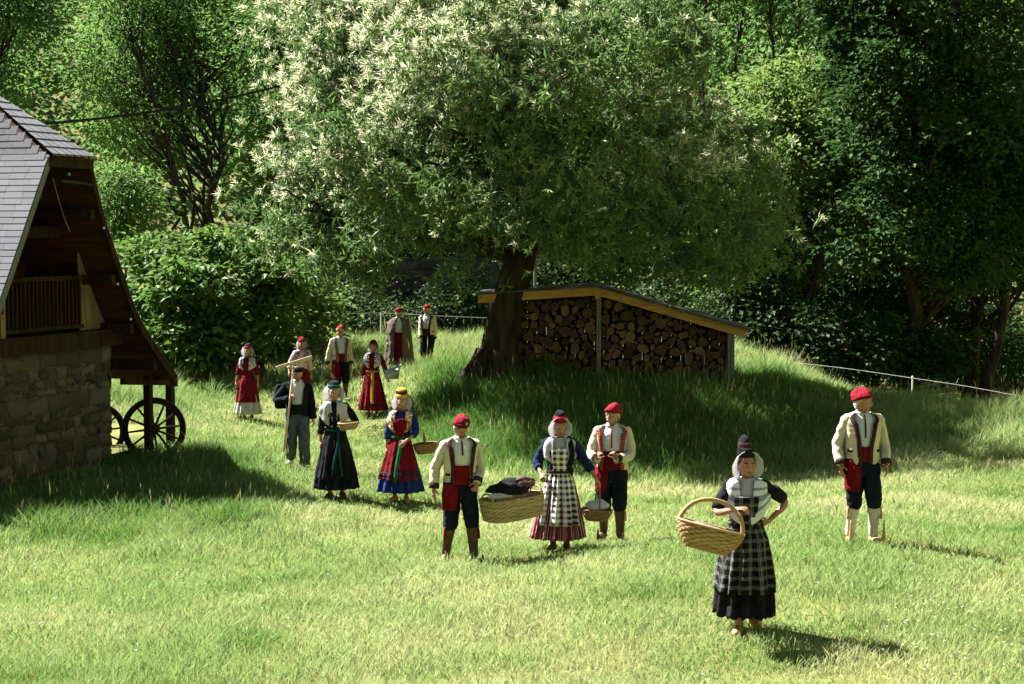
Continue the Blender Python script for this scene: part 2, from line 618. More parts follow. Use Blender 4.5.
def tree(name, label, cat, base, lobes, seed, m_leaf, m_bark, r0=.18, clumps=120, per=150, size=(.13, .07), spread=.55, nb=40, stems=None, group=None, tint=(0.0, 1.0), fill=.55, flat=.55, kinks=.5, crown_name='foliage', show=None):
    r = np.random.default_rng(seed)
    th = thing(name, label, cat, tuple(base), 0, group)
    base = np.asarray(base, float)
    L = np.asarray(lobes, float)
    cp, cd, cc = shell(L, clumps, r, fill)
    mb = MB()
    branch_mesh(mb, base, L, r, r0, nb, kinks, stems=stems, tips=cp)
    me = mb.mesh('trunk', m_bark, True)
    o = link('trunk', me, th)
    o.matrix_parent_inverse = Matrix.Translation(-Vector(base))
    n = len(cp) * per
    k = np.repeat(np.arange(len(cp)), per)
    sp = spread * (.6 + .8 * r.random(len(cp)))[k]
    off = r.normal(size=(n, 3)) * sp[:, None] * np.array([1, 1, flat])
    C = cp[k] + off
    C[:, 2] -= .12 * (off[:, 0] ** 2 + off[:, 1] ** 2)
    D = unit(cd[k] * np.array([1, 1, .4]) + off * .6 / spread + r.normal(size=(n, 3)) * .7 + np.array([0, 0, -.25]))
    Nn = unit(np.array([0, 0, 1.0]) + r.normal(size=(n, 3)) * .45 + cd[k] * .35)
    ln = size[0] * (.6 + .8 * r.random(n))
    ti = np.clip(tint[0] + (tint[1] - tint[0]) * (r.random(n) * .7 + .3 * r.random(len(cp))[k]), 0, 1)
    V, fs, T = leaves(C, D, Nn, ln, ln * size[1] / size[0], ti)
    o = link(crown_name, fast_mesh(crown_name, V, fs, [m_leaf], {'tint': T}), th)
    o.matrix_parent_inverse = Matrix.Translation(-Vector(base))
    return th


def lobe(px, py, d, rx, rz, ry=None):
    """ellipsoid centred on photo pixel (px, py) at distance d with radii in pixels there"""
    c = P(px, py, d)
    s = d / F
    return [*c, rx * s, (ry if ry else (rx + rz) / 2) * s, rz * s]


M_bark = mat('bark_grey', (.030, .026, .020), .95, .1, (.085, .075, .058), 5, .8, 18, 6, stretch=(1, 1, .25))
M_bark_dark = mat('bark_dark', (.020, .016, .012), .95, .1, (.060, .048, .036), 6, 1.0, 14, 6, stretch=(1, 1, .22))
M_leaf_chest = leafy('chestnut_leaf', (.060, .122, .036), (.185, .275, .092), .38, .5, .25)
M_catkin = leafy('chestnut_catkin', (.58, .61, .36), (.80, .80, .60), .50, .8, .1)
M_leaf_ash = leafy('ash_leaf', (.052, .120, .030), (.150, .265, .066), .56, .6, .15)
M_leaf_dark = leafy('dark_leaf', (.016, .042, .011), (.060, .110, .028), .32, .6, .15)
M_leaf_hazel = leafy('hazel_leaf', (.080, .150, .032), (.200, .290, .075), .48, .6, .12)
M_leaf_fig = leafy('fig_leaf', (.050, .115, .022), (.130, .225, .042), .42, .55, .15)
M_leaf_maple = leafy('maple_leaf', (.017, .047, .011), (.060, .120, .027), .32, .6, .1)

flowers()
# the flowering chestnut in the middle of the meadow
CD = 38.5
ch_base = g3(*(P(497, 372, CD)[:2]), -.15)
ch_lobes = [lobe(500, 95, CD, 190, 165, 225), lobe(600, 175, CD - 4.6, 115, 85, 90), lobe(440, 140, CD - 4.4, 110, 90, 90), lobe(700, 215, CD - 4, 75, 60, 90), lobe(540, 60, CD - 5.5, 150, 90, 70), lobe(352, 165, CD - .5, 88, 110, 110), lobe(300, 215, CD, 42, 66, 60), lobe(330, 60, CD + .5, 62, 90, 90), lobe(690, 190, CD, 92, 92, 110),
            lobe(455, -20, CD, 150, 100, 130), lobe(620, 40, CD, 90, 90, 110), lobe(735, 238, CD - .8, 55, 50, 70), lobe(400, 225, CD - 1, 92, 52, 80), lobe(640, 225, CD - 1.8, 92, 62, 60)]


def chestnut():
    r = np.random.default_rng(21)
    th = thing('chestnut_tree', 'broad sweet chestnut in cream flower with a thick leaning trunk, beside the log shed', 'tree', tuple(ch_base))
    inv = Matrix.Translation(-Vector(ch_base))
    mb = MB()
    L = np.array(ch_lobes)
    trunk = smooth_path([ch_base + (-.02, 0, -.1), ch_base + (0, 0, .35), P(505, 315, CD), P(520, 262, CD), P(532, 215, CD), P(540, 150, CD), P(528, 80, CD), P(515, 10, CD)], 30)
    rad = np.interp(np.linspace(0, 1, 30), [0, .06, .14, .25, .4, .6, .8, 1], [.95, .66, .50, .40, .36, .25, .16, .05])
    n = 16
    mb.tube(trunk, rad, n)
    for a in range(7):                                        # root flares
        an = a * .9 + .3
        q = ch_base + np.array([math.cos(an), math.sin(an), 0]) * .55
        mb.tube(bez(ch_base + np.array([math.cos(an), math.sin(an), 0]) * .3 + (0, 0, .8), q + (0, 0, .25), q + np.array([math.cos(an), math.sin(an), -.35]) * .7, 7), np.linspace(.2, .12, 7), 7)
    tips = shell(L, 150, r, .45)[0]
    limbs = [(520, 262, P(420, 195, CD - 1)), (524, 250, P(360, 120, CD - 2)), (532, 215, P(640, 150, CD - 1)), (528, 235, P(690, 215, CD - 1.5)), (536, 190, P(450, 70, CD - 2)), (540, 150, P(600, 40, CD)),
             (520, 255, P(330, 215, CD)), (535, 200, P(560, 120, CD + 3)), (528, 230, P(470, 150, CD - 3.5)), (538, 170, P(640, 90, CD - 2))]
    ends = []
    for x, y, e in limbs:
        a = P(x, y, CD)
        path = bez(a, a * .5 + e * .5 + (0, 0, -.35), e, 12)
        path[1:-1] += r.normal(size=(10, 3)) * .07
        mb.tube(path, np.linspace(.17, .05, 12), 8)
        ends.append(path[6:])
    ends = np.concatenate(ends + [trunk[14:]])
    for p in tips:
        a = ends[np.argmin(np.linalg.norm(ends - p, axis=1) + (ends[:, 2] > p[2]) * .8)]
        path = bez(a, a * .5 + p * .5 + (0, 0, .15), p, 8)
        path[1:-1] += r.normal(size=(6, 3)) * .06
        mb.tube(path, np.linspace(.045, .01, 8), 5)
    o = link('trunk', mb.mesh('trunk', M_bark_dark, True), th)
    o.matrix_parent_inverse = inv
    # leaf rosettes gathered in clumps
    K = 620
    cp, cd, cc = shell(L, K, r, .42)
    ok = cp[:, 2] > gz(cp[:, 0], cp[:, 1]) + 1.9 + .25 * np.sin(cp[:, 0] * 1.3)
    cp, cd = cp[ok], cd[ok]
    per = 29
    k = np.repeat(np.arange(len(cp)), per)
    n = len(k)
    sp = (.20 + .24 * r.random(len(cp)))[k][:, None]
    off = r.normal(size=(n, 3)) * sp * np.array([1, 1, .8])
    rc = cp[k] + off
    ax = unit(cd[k] * .8 + off * 1.2 + r.normal(size=(n, 3)) * .4 + np.array([0, 0, .35]))
    nl = 8
    kk = np.repeat(np.arange(n), nl)
    m = len(kk)
    D = unit(ax[kk] * .45 + r.normal(size=(m, 3)) * .75 + np.array([0, 0, -.22]))
    Nn = unit(ax[kk] + r.normal(size=(m, 3)) * .35)
    ln = .19 * (.6 + .7 * r.random(m))
    clump_t = r.random(len(cp))[k][kk]
    V, fs, T = leaves(rc[kk], D, Nn, ln, ln * .27, np.clip(r.random(m) * .6 + clump_t * .4, 0, 1), .1, .2)
    o = link('foliage', fast_mesh('foliage', V, fs, [M_leaf_chest], {'tint': T}), th)
    o.matrix_parent_inverse = inv
    # catkins: cream starbursts where the crown sees the sun
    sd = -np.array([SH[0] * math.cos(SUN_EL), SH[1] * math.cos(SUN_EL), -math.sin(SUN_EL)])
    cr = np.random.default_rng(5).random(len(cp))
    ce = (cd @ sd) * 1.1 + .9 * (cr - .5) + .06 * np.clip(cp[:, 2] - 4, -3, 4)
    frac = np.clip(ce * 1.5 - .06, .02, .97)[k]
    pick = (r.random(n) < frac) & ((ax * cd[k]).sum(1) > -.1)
    pc, pa = rc[pick] + ax[pick] * .07, ax[pick]
    nc = 26
    kk = np.repeat(np.arange(len(pc)), nc)
    m = len(kk)
    D = unit(pa[kk] * .6 + r.normal(size=(m, 3)) * .75)
    ln = .135 * (.5 + .9 * r.random(m))
    V, fs, T = leaves(pc[kk] + r.normal(size=(m, 3)) * .035, D, unit(r.normal(size=(m, 3))), ln, np.full(m, .015), r.random(m), .1, .12)
    o = link('catkins', fast_mesh('catkins', V, fs, [M_catkin], {'tint': T}), th)
    o.matrix_parent_inverse = inv


chestnut()
# ------------------------------------------------------------------ trees and bushes round the meadow
def gb(px, d, dz=-.1):
    """ground point under photo column px at distance d"""
    x = (px - 512) / F * d
    return g3(x, d, dz)


GA = 'trees behind the meadow'
# light ash trees on the left, sun coming through them
tree('ash_tree', 'tallest airy ash with a straight dark trunk, left of the chestnut', 'tree', gb(205, 62), [lobe(215, 45, 62, 90, 75), lobe(180, 95, 63, 70, 40), lobe(235, -40, 62, 80, 80), lobe(150, 30, 62, 60, 60)], 31, M_leaf_ash, M_bark_dark, .19, 72, 120, (.20, .085), .5, 70, group=GA, tint=(.1, .9), fill=.9)
tree('ash_tree', 'thin ash leaning towards the barn roof, its trunks forked low', 'tree', gb(222, 60), [lobe(115, 75, 63, 50, 60), lobe(135, 130, 61, 45, 40), lobe(150, -10, 62, 60, 60)], 32, M_leaf_ash, M_bark_dark, .13, 85, 130, (.20, .085), .5, 60, fill=.9, stems=2, group=GA, tint=(.3, 1))
tree('ash_tree', 'slender young ash whose bare stems rise beside the tallest ash', 'tree', gb(178, 64), [lobe(175, 60, 64, 50, 50), lobe(170, 20, 64, 60, 70), lobe(195, -60, 64, 60, 60)], 33, M_leaf_ash, M_bark_dark, .10, 60, 120, (.20, .085), .5, 50, fill=.9, stems=3, group=GA, tint=(.3, 1))
tree('ash_tree', 'leafy ash filling the gap between the tallest ash and the chestnut', 'tree', gb(262, 60), [lobe(280, 60, 60, 50, 90), lobe(275, 165, 60, 32, 50), lobe(295, -20, 60, 60, 70)], 34, M_leaf_ash, M_bark_dark, .18, 110, 130, (.16, .075), .6, 50, group=GA, tint=(.1, 1))
tree('hornbeam', 'small hornbeam just behind the barn roof', 'tree', gb(128, 54), [lobe(122, 205, 54, 26, 34)], 35, M_leaf_ash, M_bark_dark, .09, 34, 110, (.17, .09), .45, 24, group=GA, tint=(.1, 1))
tree('beech_tree', 'dark beech hanging over the barn roof, only its lower crown in view', 'tree', gb(-40, 60), [lobe(-25, 20, 60, 62, 80), lobe(12, -15, 60, 45, 50), lobe(-45, 110, 60, 55, 60)], 36, M_leaf_ash, M_bark_dark, .22, 160, 140, (.15, .09), .55, 50, group=GA, tint=(.0, .6))
# shrubs in front of them
tree('fig_bush', 'big leaved green bush with sunlit top beside the open lean-to', 'bush', gb(215, 44), [lobe(222, 243, 44, 34, 20), lobe(160, 258, 44.5, 30, 26), lobe(268, 283, 44, 30, 18), lobe(200, 280, 43, 40, 24), lobe(150, 322, 44, 36, 38), lobe(240, 318, 43.4, 42, 24), lobe(190, 342, 43, 56, 28)], 41, M_leaf_fig, M_bark_dark, .07, 150, 100, (.20, .15), .34, 60, stems=6, tint=(.1, 1), flat=.38, fill=.8)
tree('elder_bush', 'low dark bush with pale tips under the left side of the chestnut', 'bush', gb(300, 47), [lobe(295, 285, 47, 30, 28), lobe(265, 330, 46, 38, 24), lobe(315, 315, 48, 22, 24)], 42, M_leaf_hazel, M_bark_dark, .05, 110, 75, (.15, .10), .35, 40, stems=4, tint=(.0, .7))
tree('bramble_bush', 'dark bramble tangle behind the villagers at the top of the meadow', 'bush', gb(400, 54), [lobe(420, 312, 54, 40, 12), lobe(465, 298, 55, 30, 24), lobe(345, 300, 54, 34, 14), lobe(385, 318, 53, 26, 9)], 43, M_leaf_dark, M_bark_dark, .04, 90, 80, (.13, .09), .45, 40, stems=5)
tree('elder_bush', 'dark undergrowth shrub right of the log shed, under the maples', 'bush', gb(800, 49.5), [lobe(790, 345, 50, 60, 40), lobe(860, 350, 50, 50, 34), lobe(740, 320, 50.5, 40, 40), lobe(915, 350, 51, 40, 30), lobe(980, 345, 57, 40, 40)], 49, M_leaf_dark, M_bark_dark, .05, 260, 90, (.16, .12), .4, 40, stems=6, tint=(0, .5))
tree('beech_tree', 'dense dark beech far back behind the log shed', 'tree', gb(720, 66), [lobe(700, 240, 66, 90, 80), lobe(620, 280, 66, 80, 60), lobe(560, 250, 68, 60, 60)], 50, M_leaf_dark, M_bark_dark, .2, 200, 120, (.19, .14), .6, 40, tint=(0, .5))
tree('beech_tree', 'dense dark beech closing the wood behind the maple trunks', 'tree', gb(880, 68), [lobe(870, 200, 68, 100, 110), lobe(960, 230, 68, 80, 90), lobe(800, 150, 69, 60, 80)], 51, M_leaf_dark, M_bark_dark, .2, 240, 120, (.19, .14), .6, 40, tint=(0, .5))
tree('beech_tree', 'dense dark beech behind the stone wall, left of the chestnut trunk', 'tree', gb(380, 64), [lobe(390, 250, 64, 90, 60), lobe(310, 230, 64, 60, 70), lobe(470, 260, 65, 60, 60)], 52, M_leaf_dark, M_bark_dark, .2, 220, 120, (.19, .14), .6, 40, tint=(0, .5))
# right-hand side
tree('hazel_bush', 'sunlit pale green hazel between the chestnut and the dark maple', 'bush', gb(770, 52), [lobe(770, 165, 52, 60, 75), lobe(725, 190, 53, 45, 70), lobe(820, 160, 52, 48, 60), lobe(790, 100, 53, 50, 40), lobe(760, 255, 52, 70, 45)], 44, M_leaf_hazel, M_bark_dark, .10, 260, 110, (.16, .11), .36, 60, stems=6, tint=(.2, 1))
tree('maple_tree', 'big dark maple with sunlit outer leaves, overhanging the fence', 'tree', gb(905, 50), [lobe(915, 90, 50, 85, 110), lobe(880, 200, 49, 55, 70), lobe(960, 210, 50, 80, 80), lobe(930, -30, 50, 110, 80), lobe(1010, 110, 50, 80, 110), lobe(865, 40, 50, 40, 60)], 45, M_leaf_maple, M_bark_dark, .26, 300, 170, (.165, .14), .40, 60, tint=(.0, .9))
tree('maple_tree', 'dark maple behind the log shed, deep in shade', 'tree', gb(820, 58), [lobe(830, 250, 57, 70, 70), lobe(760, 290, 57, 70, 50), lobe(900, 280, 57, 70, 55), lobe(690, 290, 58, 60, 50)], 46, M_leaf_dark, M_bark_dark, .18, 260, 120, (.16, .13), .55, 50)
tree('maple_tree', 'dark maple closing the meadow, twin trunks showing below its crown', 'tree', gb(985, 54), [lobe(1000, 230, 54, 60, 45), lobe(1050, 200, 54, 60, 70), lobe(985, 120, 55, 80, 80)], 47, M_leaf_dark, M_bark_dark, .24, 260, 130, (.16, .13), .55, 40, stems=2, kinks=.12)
tree('hazel_bush', 'small bush glimpsed between the trunks beyond the wire fence', 'bush', gb(1010, 60), [lobe(1012, 350, 60, 30, 26)], 48, M_leaf_maple, M_bark_dark, .05, 80, 80, (.14, .1), .35, 20, stems=4, tint=(.3, 1))
for i, (px, d, lab, lb) in enumerate([
    (716, 72, 'thin bare-stemmed tree above the hazel, nearest the chestnut', [lobe(715, -35, 72, 40, 45), lobe(700, -80, 72, 60, 50)]),
    (752, 76, 'straight dark-stemmed tree above the hazel, thickest of that row', [lobe(760, -35, 76, 45, 40), lobe(750, -90, 76, 60, 60)]),
    (785, 74, 'dark-stemmed tree in the upper wood beside the maple crown', [lobe(800, -10, 74, 45, 45), lobe(790, -70, 74, 60, 60)]),
    (665, 78, 'pale leafed tree peeping over the right shoulder of the chestnut', [lobe(670, 20, 78, 50, 60), lobe(640, -40, 78, 60, 60)]),
    (840, 80, 'shaded tree high in the wood behind the maple', [lobe(840, 60, 80, 60, 70), lobe(850, -30, 80, 70, 60)]),
]):
    tree('alder_tree', lab, 'tree', gb(px, d), lb, 60 + i, M_leaf_ash if i in (0, 3) else M_leaf_dark if i == 4 else M_leaf_ash, M_bark_dark, .14, 90, 110, (.17, .10), .6, 30, group=GA, stems=3 if i == 0 else 2 if i == 2 else None, tint=(.0, .8), kinks=.25)


def far_wood():
    r = np.random.default_rng(77)
    n = 2600
    d = 84 + 130 * r.random(n) ** 1.3
    x = (r.random(n) * 2 - 1) * (.36 * d + 6)
    px = 512 + F * x / d
    k0 = ~((np.abs(px - 193) < 34) & (d < 100)) & ~((np.abs(px - 70) < 30) & (d < 120))
    x, d = x[k0], d[k0]
    n = len(x)
    z = gz(x, d)
    h = 4 + 7 * r.random(n)
    k = np.repeat(np.arange(n), 90)
    m = len(k)
    dv = unit(r.normal(size=(m, 3)))
    rad = (2.0 + 1.6 * r.random(n))[k]
    C = np.stack([x[k], d[k], (z + h * .55)[k]], 1) + dv * np.stack([rad, rad, h[k] * .55], 1) * (.75 + .3 * r.random(m))[:, None]
    D = unit(dv + r.normal(size=(m, 3)) * .8)
    Nn = unit(np.array([0, 0, 1.]) + dv + r.normal(size=(m, 3)) * .5)
    ln = (.42 * (.6 + .8 * r.random(m))) * (d[k] / 90) ** .7
    V, fs, T = leaves(C, D, Nn, ln, ln * .7, np.clip(r.random(m) * .5 + .5 * r.random(n)[k], 0, 1))
    link('far_wood', fast_mesh('far_wood', V, fs, [M_leaf_ash], {'tint': T}), kind='stuff')


far_wood()
# ------------------------------------------------------------------ the stone barn
M_stone = mat('field_stone', (.040, .036, .032), .95, .1, (.105, .095, .085), 3.0, .9, 22, 6, attr='tint')
M_mortar = mat('lime_mortar', (.05, .046, .04), .98, .1, (.09, .082, .07), 5, .6, 40)
M_wood_red = mat('stained_planks', (.030, .011, .005), .8, .12, (.072, .027, .010), 2.2, .4, 30, 5, stretch=(6, .6, 6))
M_wood_dark = mat('dark_timber', (.015, .008, .005), .85, .12, (.036, .019, .011), 3, .4, 30, 5, stretch=(4, 4, .5))
M_wood_grey = mat('weathered_planks', (.12, .085, .052), .85, .15, (.24, .17, .10), 3, .4, 26, 5, stretch=(7, 7, .5))
M_wood_yellow = mat('larch_board', (.42, .22, .060), .7, .25, (.56, .32, .10), 3, .3, 30, 5, stretch=(.6, 6, 6))
M_slate = mat('roof_slate', (.105, .105, .125), .85, .2, (.135, .135, .158), 3, .15, 30, 5, attr='tint')
M_post = mat('peeled_post', (.12, .115, .105), .9, .1, (.22, .21, .19), 3, .4, 30, stretch=(5, 5, .4))
M_iron = mat('black_iron', (.012, .012, .013), .6, .4, (.02, .017, .015), 9, .3, 40)
M_black = mat('black_rubber', (.008, .008, .009), .7, .2)
M_white = mat('white_plastic', (.75, .75, .74), .5, .4)

HP = P(112, 463, 28.5)
H0 = np.array([HP[0], HP[1], HP[2] - .05])
HA = R(70)
barn = thing('stone_barn', 'stone barn with steep slate roof, wooden balcony and open lean-to', 'barn', tuple(H0), HA)
U, Wn = np.array([math.cos(HA), math.sin(HA)]), np.array([math.sin(HA), -math.cos(HA)])


def hloc(px, py, yl):
    """local (x, z) on the barn plane local y = yl, for a photo pixel"""
    r = ray(px, py)
    n = np.array([Wn[0], Wn[1], 0])
    o = np.array([H0[0], H0[1], 0]) - n * yl
    t = (o - np.array([0, 0, CAMZ])) @ n / (r @ n)
    p = np.array([0, 0, CAMZ]) + r * t
    return (p[:2] - H0[:2]) @ U, p[2] - H0[2]


def stone_face(mb, p0, ux, L, Hh, nrm, seed, rows=11):
    """rubble masonry: irregular pillow stones set in a face of length L and height Hh"""
    r = np.random.default_rng(seed)
    p0, ux, nrm = np.asarray(p0, float), np.asarray(ux, float), np.asarray(nrm, float)
    z = 0.0
    for k in range(rows):
        h = Hh / rows * (.6 + .8 * r.random()) if k < rows - 1 else Hh - z
        x = -.1 * r.random()
        while x < L:
            w = h * (.9 + 1.6 * r.random())
            x1 = min(x + w, L)
            a, b = max(x, 0) + .012, x1 - .012
            if b - a > .05:
                nn = 5
                gx = np.linspace(a, b, nn)
                gzz = np.linspace(z + .012, z + h - .012, nn)
                X, Z = np.meshgrid(gx, gzz)
                e = np.minimum(np.minimum(X - a, b - X) / (b - a), np.minimum(Z - z - .01, z + h - .01 - Z) / h)
                dep = (.015 + .05 * r.random()) * np.clip(e * 4, 0, 1) ** .6 + r.normal(size=X.shape) * .006
                X = X + r.normal(size=X.shape) * .016 + .25 * (Z - z - h / 2) * r.normal()
                Z = Z + r.normal(size=X.shape) * .012 + .12 * (X - (a + b) / 2) * r.normal()
                G = p0 + X[..., None] * ux + Z[..., None] * np.array([0, 0, 1.]) + (dep + .002)[..., None] * nrm
                mb.grid(G, None, tint=r.random())
            x = x1
        z += h


WH = 2.05
mb = MB()
stone_face(mb, (-4.4, 0, 0), (1, 0, 0), 4.4, WH, (0, -1, 0), 3)
stone_face(mb, (0, 0, 0), (0, 1, 0), 6.5, WH, (1, 0, 0), 4)
stone_face(mb, (-4.4, 6.5, 0), (0, -1, 0), 6.5, WH, (-1, 0, 0), 5)
w = mb.build('stone_wall', M_stone, barn, True)
MB().box((-2.2, 3.25, WH / 2 - .3), (4.38, 6.48, WH + .6)).build('wall_core', M_mortar, barn)
mb = MB()
mb.beam((-4.7, -.06, WH + .125), (.12, -.06, WH + .125), .30, .23)
mb.build('lintel_beam', M_wood_dark, barn, bevel=.012)
MB().box((-2.2, .6, WH + .26), (4.5, 1.6, .05)).build('balcony_floor', M_wood_dark, barn)

# roof profile on the verge plane (local y = -.6)
VY = -.6
vr = np.array([hloc(*p, VY) for p in [(88, 161), (101, 215), (119, 270), (134, 312), (150, 341), (176, 379)]])
ZT = vr[0, 1]
xl, _ = hloc(48, 152, VY)
xm = (xl + vr[0, 0]) / 2
prof_r = smooth_path(np.stack([vr[:, 0], 0 * vr[:, 0], vr[:, 1]], 1), 26)[:, [0, 2]]
lw = hloc(0, 301, VY)
sl = (lw[0] - xl) / (ZT - lw[1])
prof_l = np.array([[xl + sl * t, ZT - t] for t in np.linspace(0, 3.6, 20)])
prof_l[:, 0] -= np.clip(np.linspace(0, 3.6, 20) - 2.3, 0, None) * 1.3
YB = 7.4
zr = ZT + (vr[0, 0] - xl) / 2 * abs((vr[1, 1] - vr[0, 1]) / (vr[1, 0] - vr[0, 0]))
YA = VY + 1.95                                            # where the half hip meets the ridge


def slope(mb, prof, sgn, seed):
    """courses of slates up one slope; each slate a thin box lying on the profile"""
    r = np.random.default_rng(seed)
    full = np.concatenate([[[xm, zr]], prof])
    s = np.concatenate([[0], np.cumsum(np.linalg.norm(np.diff(full, axis=0), axis=1))])
    exp = .112
    n = int(s[-1] / exp)
    for k in range(n):
        s0, s1 = s[-1] - k * exp, s[-1] - (k + 1) * exp - .03
        a = np.array([np.interp(s0, s, full[:, 0]), np.interp(s0, s, full[:, 1])])
        b = np.array([np.interp(max(s1, 0), s, full[:, 0]), np.interp(max(s1, 0), s, full[:, 1])])
        d = (b - a) / np.linalg.norm(b - a)
        nn = np.array([-d[1], d[0]]) * (1 if sgn > 0 else -1)
        nn = nn if nn[1] > 0 else -nn
        zc = (a[1] + b[1]) / 2
        y0 = VY - .03 if zc < ZT else VY + (zc - ZT) / (zr - ZT) * (YA - VY)
        y = y0 - .1 * r.random() * 0
        first = True
        while y < YB:
            w = .34 * (.8 + .5 * r.random()) * (.5 + .5 * r.random() if first else 1)
            first = False
            t = .003 + .003 * r.random()
            A, B = a + nn * (.053 + t), b + nn * .050
            A2, B2 = a + nn * .05, b + nn * .04
            y1 = y + w - .004
            V = [(A[0], y, A[1]), (A[0], y1, A[1]), (B[0], y1, B[1]), (B[0], y, B[1]), (A2[0], y, A2[1]), (A2[0], y1, A2[1]), (B2[0], y1, B2[1]), (B2[0], y, B2[1])]
            q = np.array([[0, 1, 2, 3], [0, 4, 5, 1], [0, 3, 7, 4], [1, 5, 6, 2]])
            mb.add(V, [q if sgn > 0 else q[:, ::-1]], None, 0, r.random())
            y += w


roof = MB()
fullr = np.concatenate([[[xm, zr]], prof_r])
fulll = np.concatenate([[[xm, zr]], prof_l])
for full in (fullr, fulll):
    for off, flip in ((.045, 0), (-.03, 1)):
        y0 = np.where(full[:, 1] > ZT, VY + (full[:, 1] - ZT) / (zr - ZT) * (YA - VY), VY)
        G = np.stack([np.stack([full[:, 0], y0, full[:, 1] + off], 1), np.stack([full[:, 0], np.full(len(full), YB), full[:, 1] + off], 1)], 1)
        UVg = np.stack([np.stack([full[:, 1], y0], 1), np.stack([full[:, 1], np.full(len(full), YB)], 1)], 1)
        roof.grid(G, UVg)
ro = roof.build('roof_boarding', M_wood_red, barn)
sm = MB()
slope(sm, prof_l, -1, 8)
slope(sm, prof_r, 1, 9)
so = sm.build('slates', M_slate, ro)
# half hip over the gable
hm = MB()
rr = np.random.default_rng(12)
nrow = 11
for k in range(nrow):
    t0, t1 = k / nrow, (k + 1.25) / nrow
    a0, a1 = (xl - .05) * (1 - t0) + xm * t0, (vr[0, 0] + .05) * (1 - t0) + xm * t0
    b0, b1 = (xl - .05) * (1 - min(t1, 1)) + xm * min(t1, 1), (vr[0, 0] + .05) * (1 - min(t1, 1)) + xm * min(t1, 1)
    ya, yb = VY - .12 + (YA - VY + .12) * t0, VY - .12 + (YA - VY + .12) * min(t1, 1)
    sag = lambda t: ZT - .02 + (zr - ZT + .02) * t
    za, zb = sag(t0) + .095, sag(min(t1, 1)) + .075
    m = max(2, int((a1 - a0) / .18))
    for j in range(m):
        f0, f1 = j / m, (j + 1) / m - .02
        V = [(a0 + (a1 - a0) * f0, ya, za), (a0 + (a1 - a0) * f1, ya, za), (b0 + (b1 - b0) * f1, yb, zb), (b0 + (b1 - b0) * f0, yb, zb),
             (a0 + (a1 - a0) * f0, ya, za - .03), (a0 + (a1 - a0) * f1, ya, za - .03)]
        hm.add(V, [np.array([[0, 1, 2, 3], [4, 5, 1, 0]])], None, 0, rr.random())
hm.build('half_hip_slates', M_slate, barn)
hb = MB()
hb.add([(xl - .03, VY - .1, ZT + .035), (vr[0, 0] + .03, VY - .1, ZT + .035), (xm, YA, zr + .04), (xl - .03, VY - .1, ZT - .02), (vr[0, 0] + .03, VY - .1, ZT - .02), (xm, YA, zr - .04)],
       [np.array([[0, 1, 2], [5, 4, 3]])])
hb.build('half_hip_boarding', M_wood_red, barn)
MB().beam((xl - .03, VY - .06, ZT - .05), (vr[0, 0] + .03, VY - .06, ZT - .05), .05, .16).build('hip_fascia', M_wood_dark, barn)
# ridge tiles
MB().tube([(xm, YA, zr + .09), (xm, YB, zr + .09)], .07, 8).build('ridge', M_slate, barn)
for prof, nm in ((prof_r, 1), (prof_l, -1)):
    bb = MB()
    G = []
    for q in prof:
        x, z = q
        G.append([(x, VY - .035, z + .06), (x, VY - .035, z - .13), (x, VY + .02, z - .13), (x, VY + .02, z + .06)])
    bb.grid(np.array(G), None, True, (True, True))
    bb.build('bargeboard', M_wood_dark if nm > 0 else M_slate, barn)
# soffit battens and purlins under the overhang, seen from below
pm = MB()
for f in (.18, .42, .66, .9):
    i = int(f * (len(prof_r) - 1))
    x, z = prof_r[i]
    pm = MB()
    pm.beam((x - .07, VY + .05, z - .16), (x - .07, 6.8, z - .16), .12, .16)
    pm.build('purlin', M_wood_dark, barn)
    x, z = prof_l[min(int(f * 13), 19)]
    MB().beam((x + .07, VY + .05, z - .16), (x + .07, 6.8, z - .16), .12, .16).build('purlin', M_wood_dark, barn)
# gable inside the balcony: dark boards with tie beam
gw = MB()
zt = ZT - .55
r = np.random.default_rng(3)
x = -4.3
while x < -.02:
    wv = .16 + .05 * r.random()
    zc = np.interp(min(x + wv / 2, 0), prof_r[:, 0], prof_r[:, 1]) if x > xm else np.interp(x + wv / 2, prof_l[::-1, 0], prof_l[::-1, 1])
    zc = min(zc, zr - .3) - .1
    if zc > 2.4:
        gw.box((x + wv / 2, 1.15 + .006 * r.random(), (zc + 2.25) / 2), (wv - .008, .03, zc - 2.25))
    x += wv
gw.build('gable_boards', M_wood_red, barn)
zb = hloc(75, 232, .2)[1]
MB().beam((-3.5, .35, zb), (-.55, .35, zb), .14, .18).build('tie_beam', M_wood_dark, barn)
MB().beam((xm, .3, zb), (xm, .3, zr - .4), .13, .13).build('king_post', M_wood_dark, barn)
# pale boards between the balcony and the lean-to
pb = MB()
x0, x1 = hloc(80, 290, .02)[0], -.02
ztop = [hloc(80, 243, .02)[1], hloc(105, 300, .02)[1]]
nb = 9
for k in range(nb):
    a, b = x0 + (x1 - x0) * k / nb, x0 + (x1 - x0) * (k + 1) / nb - .008
    ta, tb = np.interp([a, b], prof_r[:, 0], prof_r[:, 1]) - .05
    y_ = .03 + .004 * (k % 2)
    pb.add([(a, y_, 2.3), (b, y_, 2.3), (b, y_, tb), (a, y_, ta), (a, y_ + .03, 2.3), (b, y_ + .03, 2.3), (b, y_ + .03, tb), (a, y_ + .03, ta)],
           [np.array([[0, 1, 2, 3], [1, 5, 6, 2], [4, 0, 3, 7], [5, 4, 7, 6]])])
pb.build('weathered_board_panel', M_wood_grey, barn)
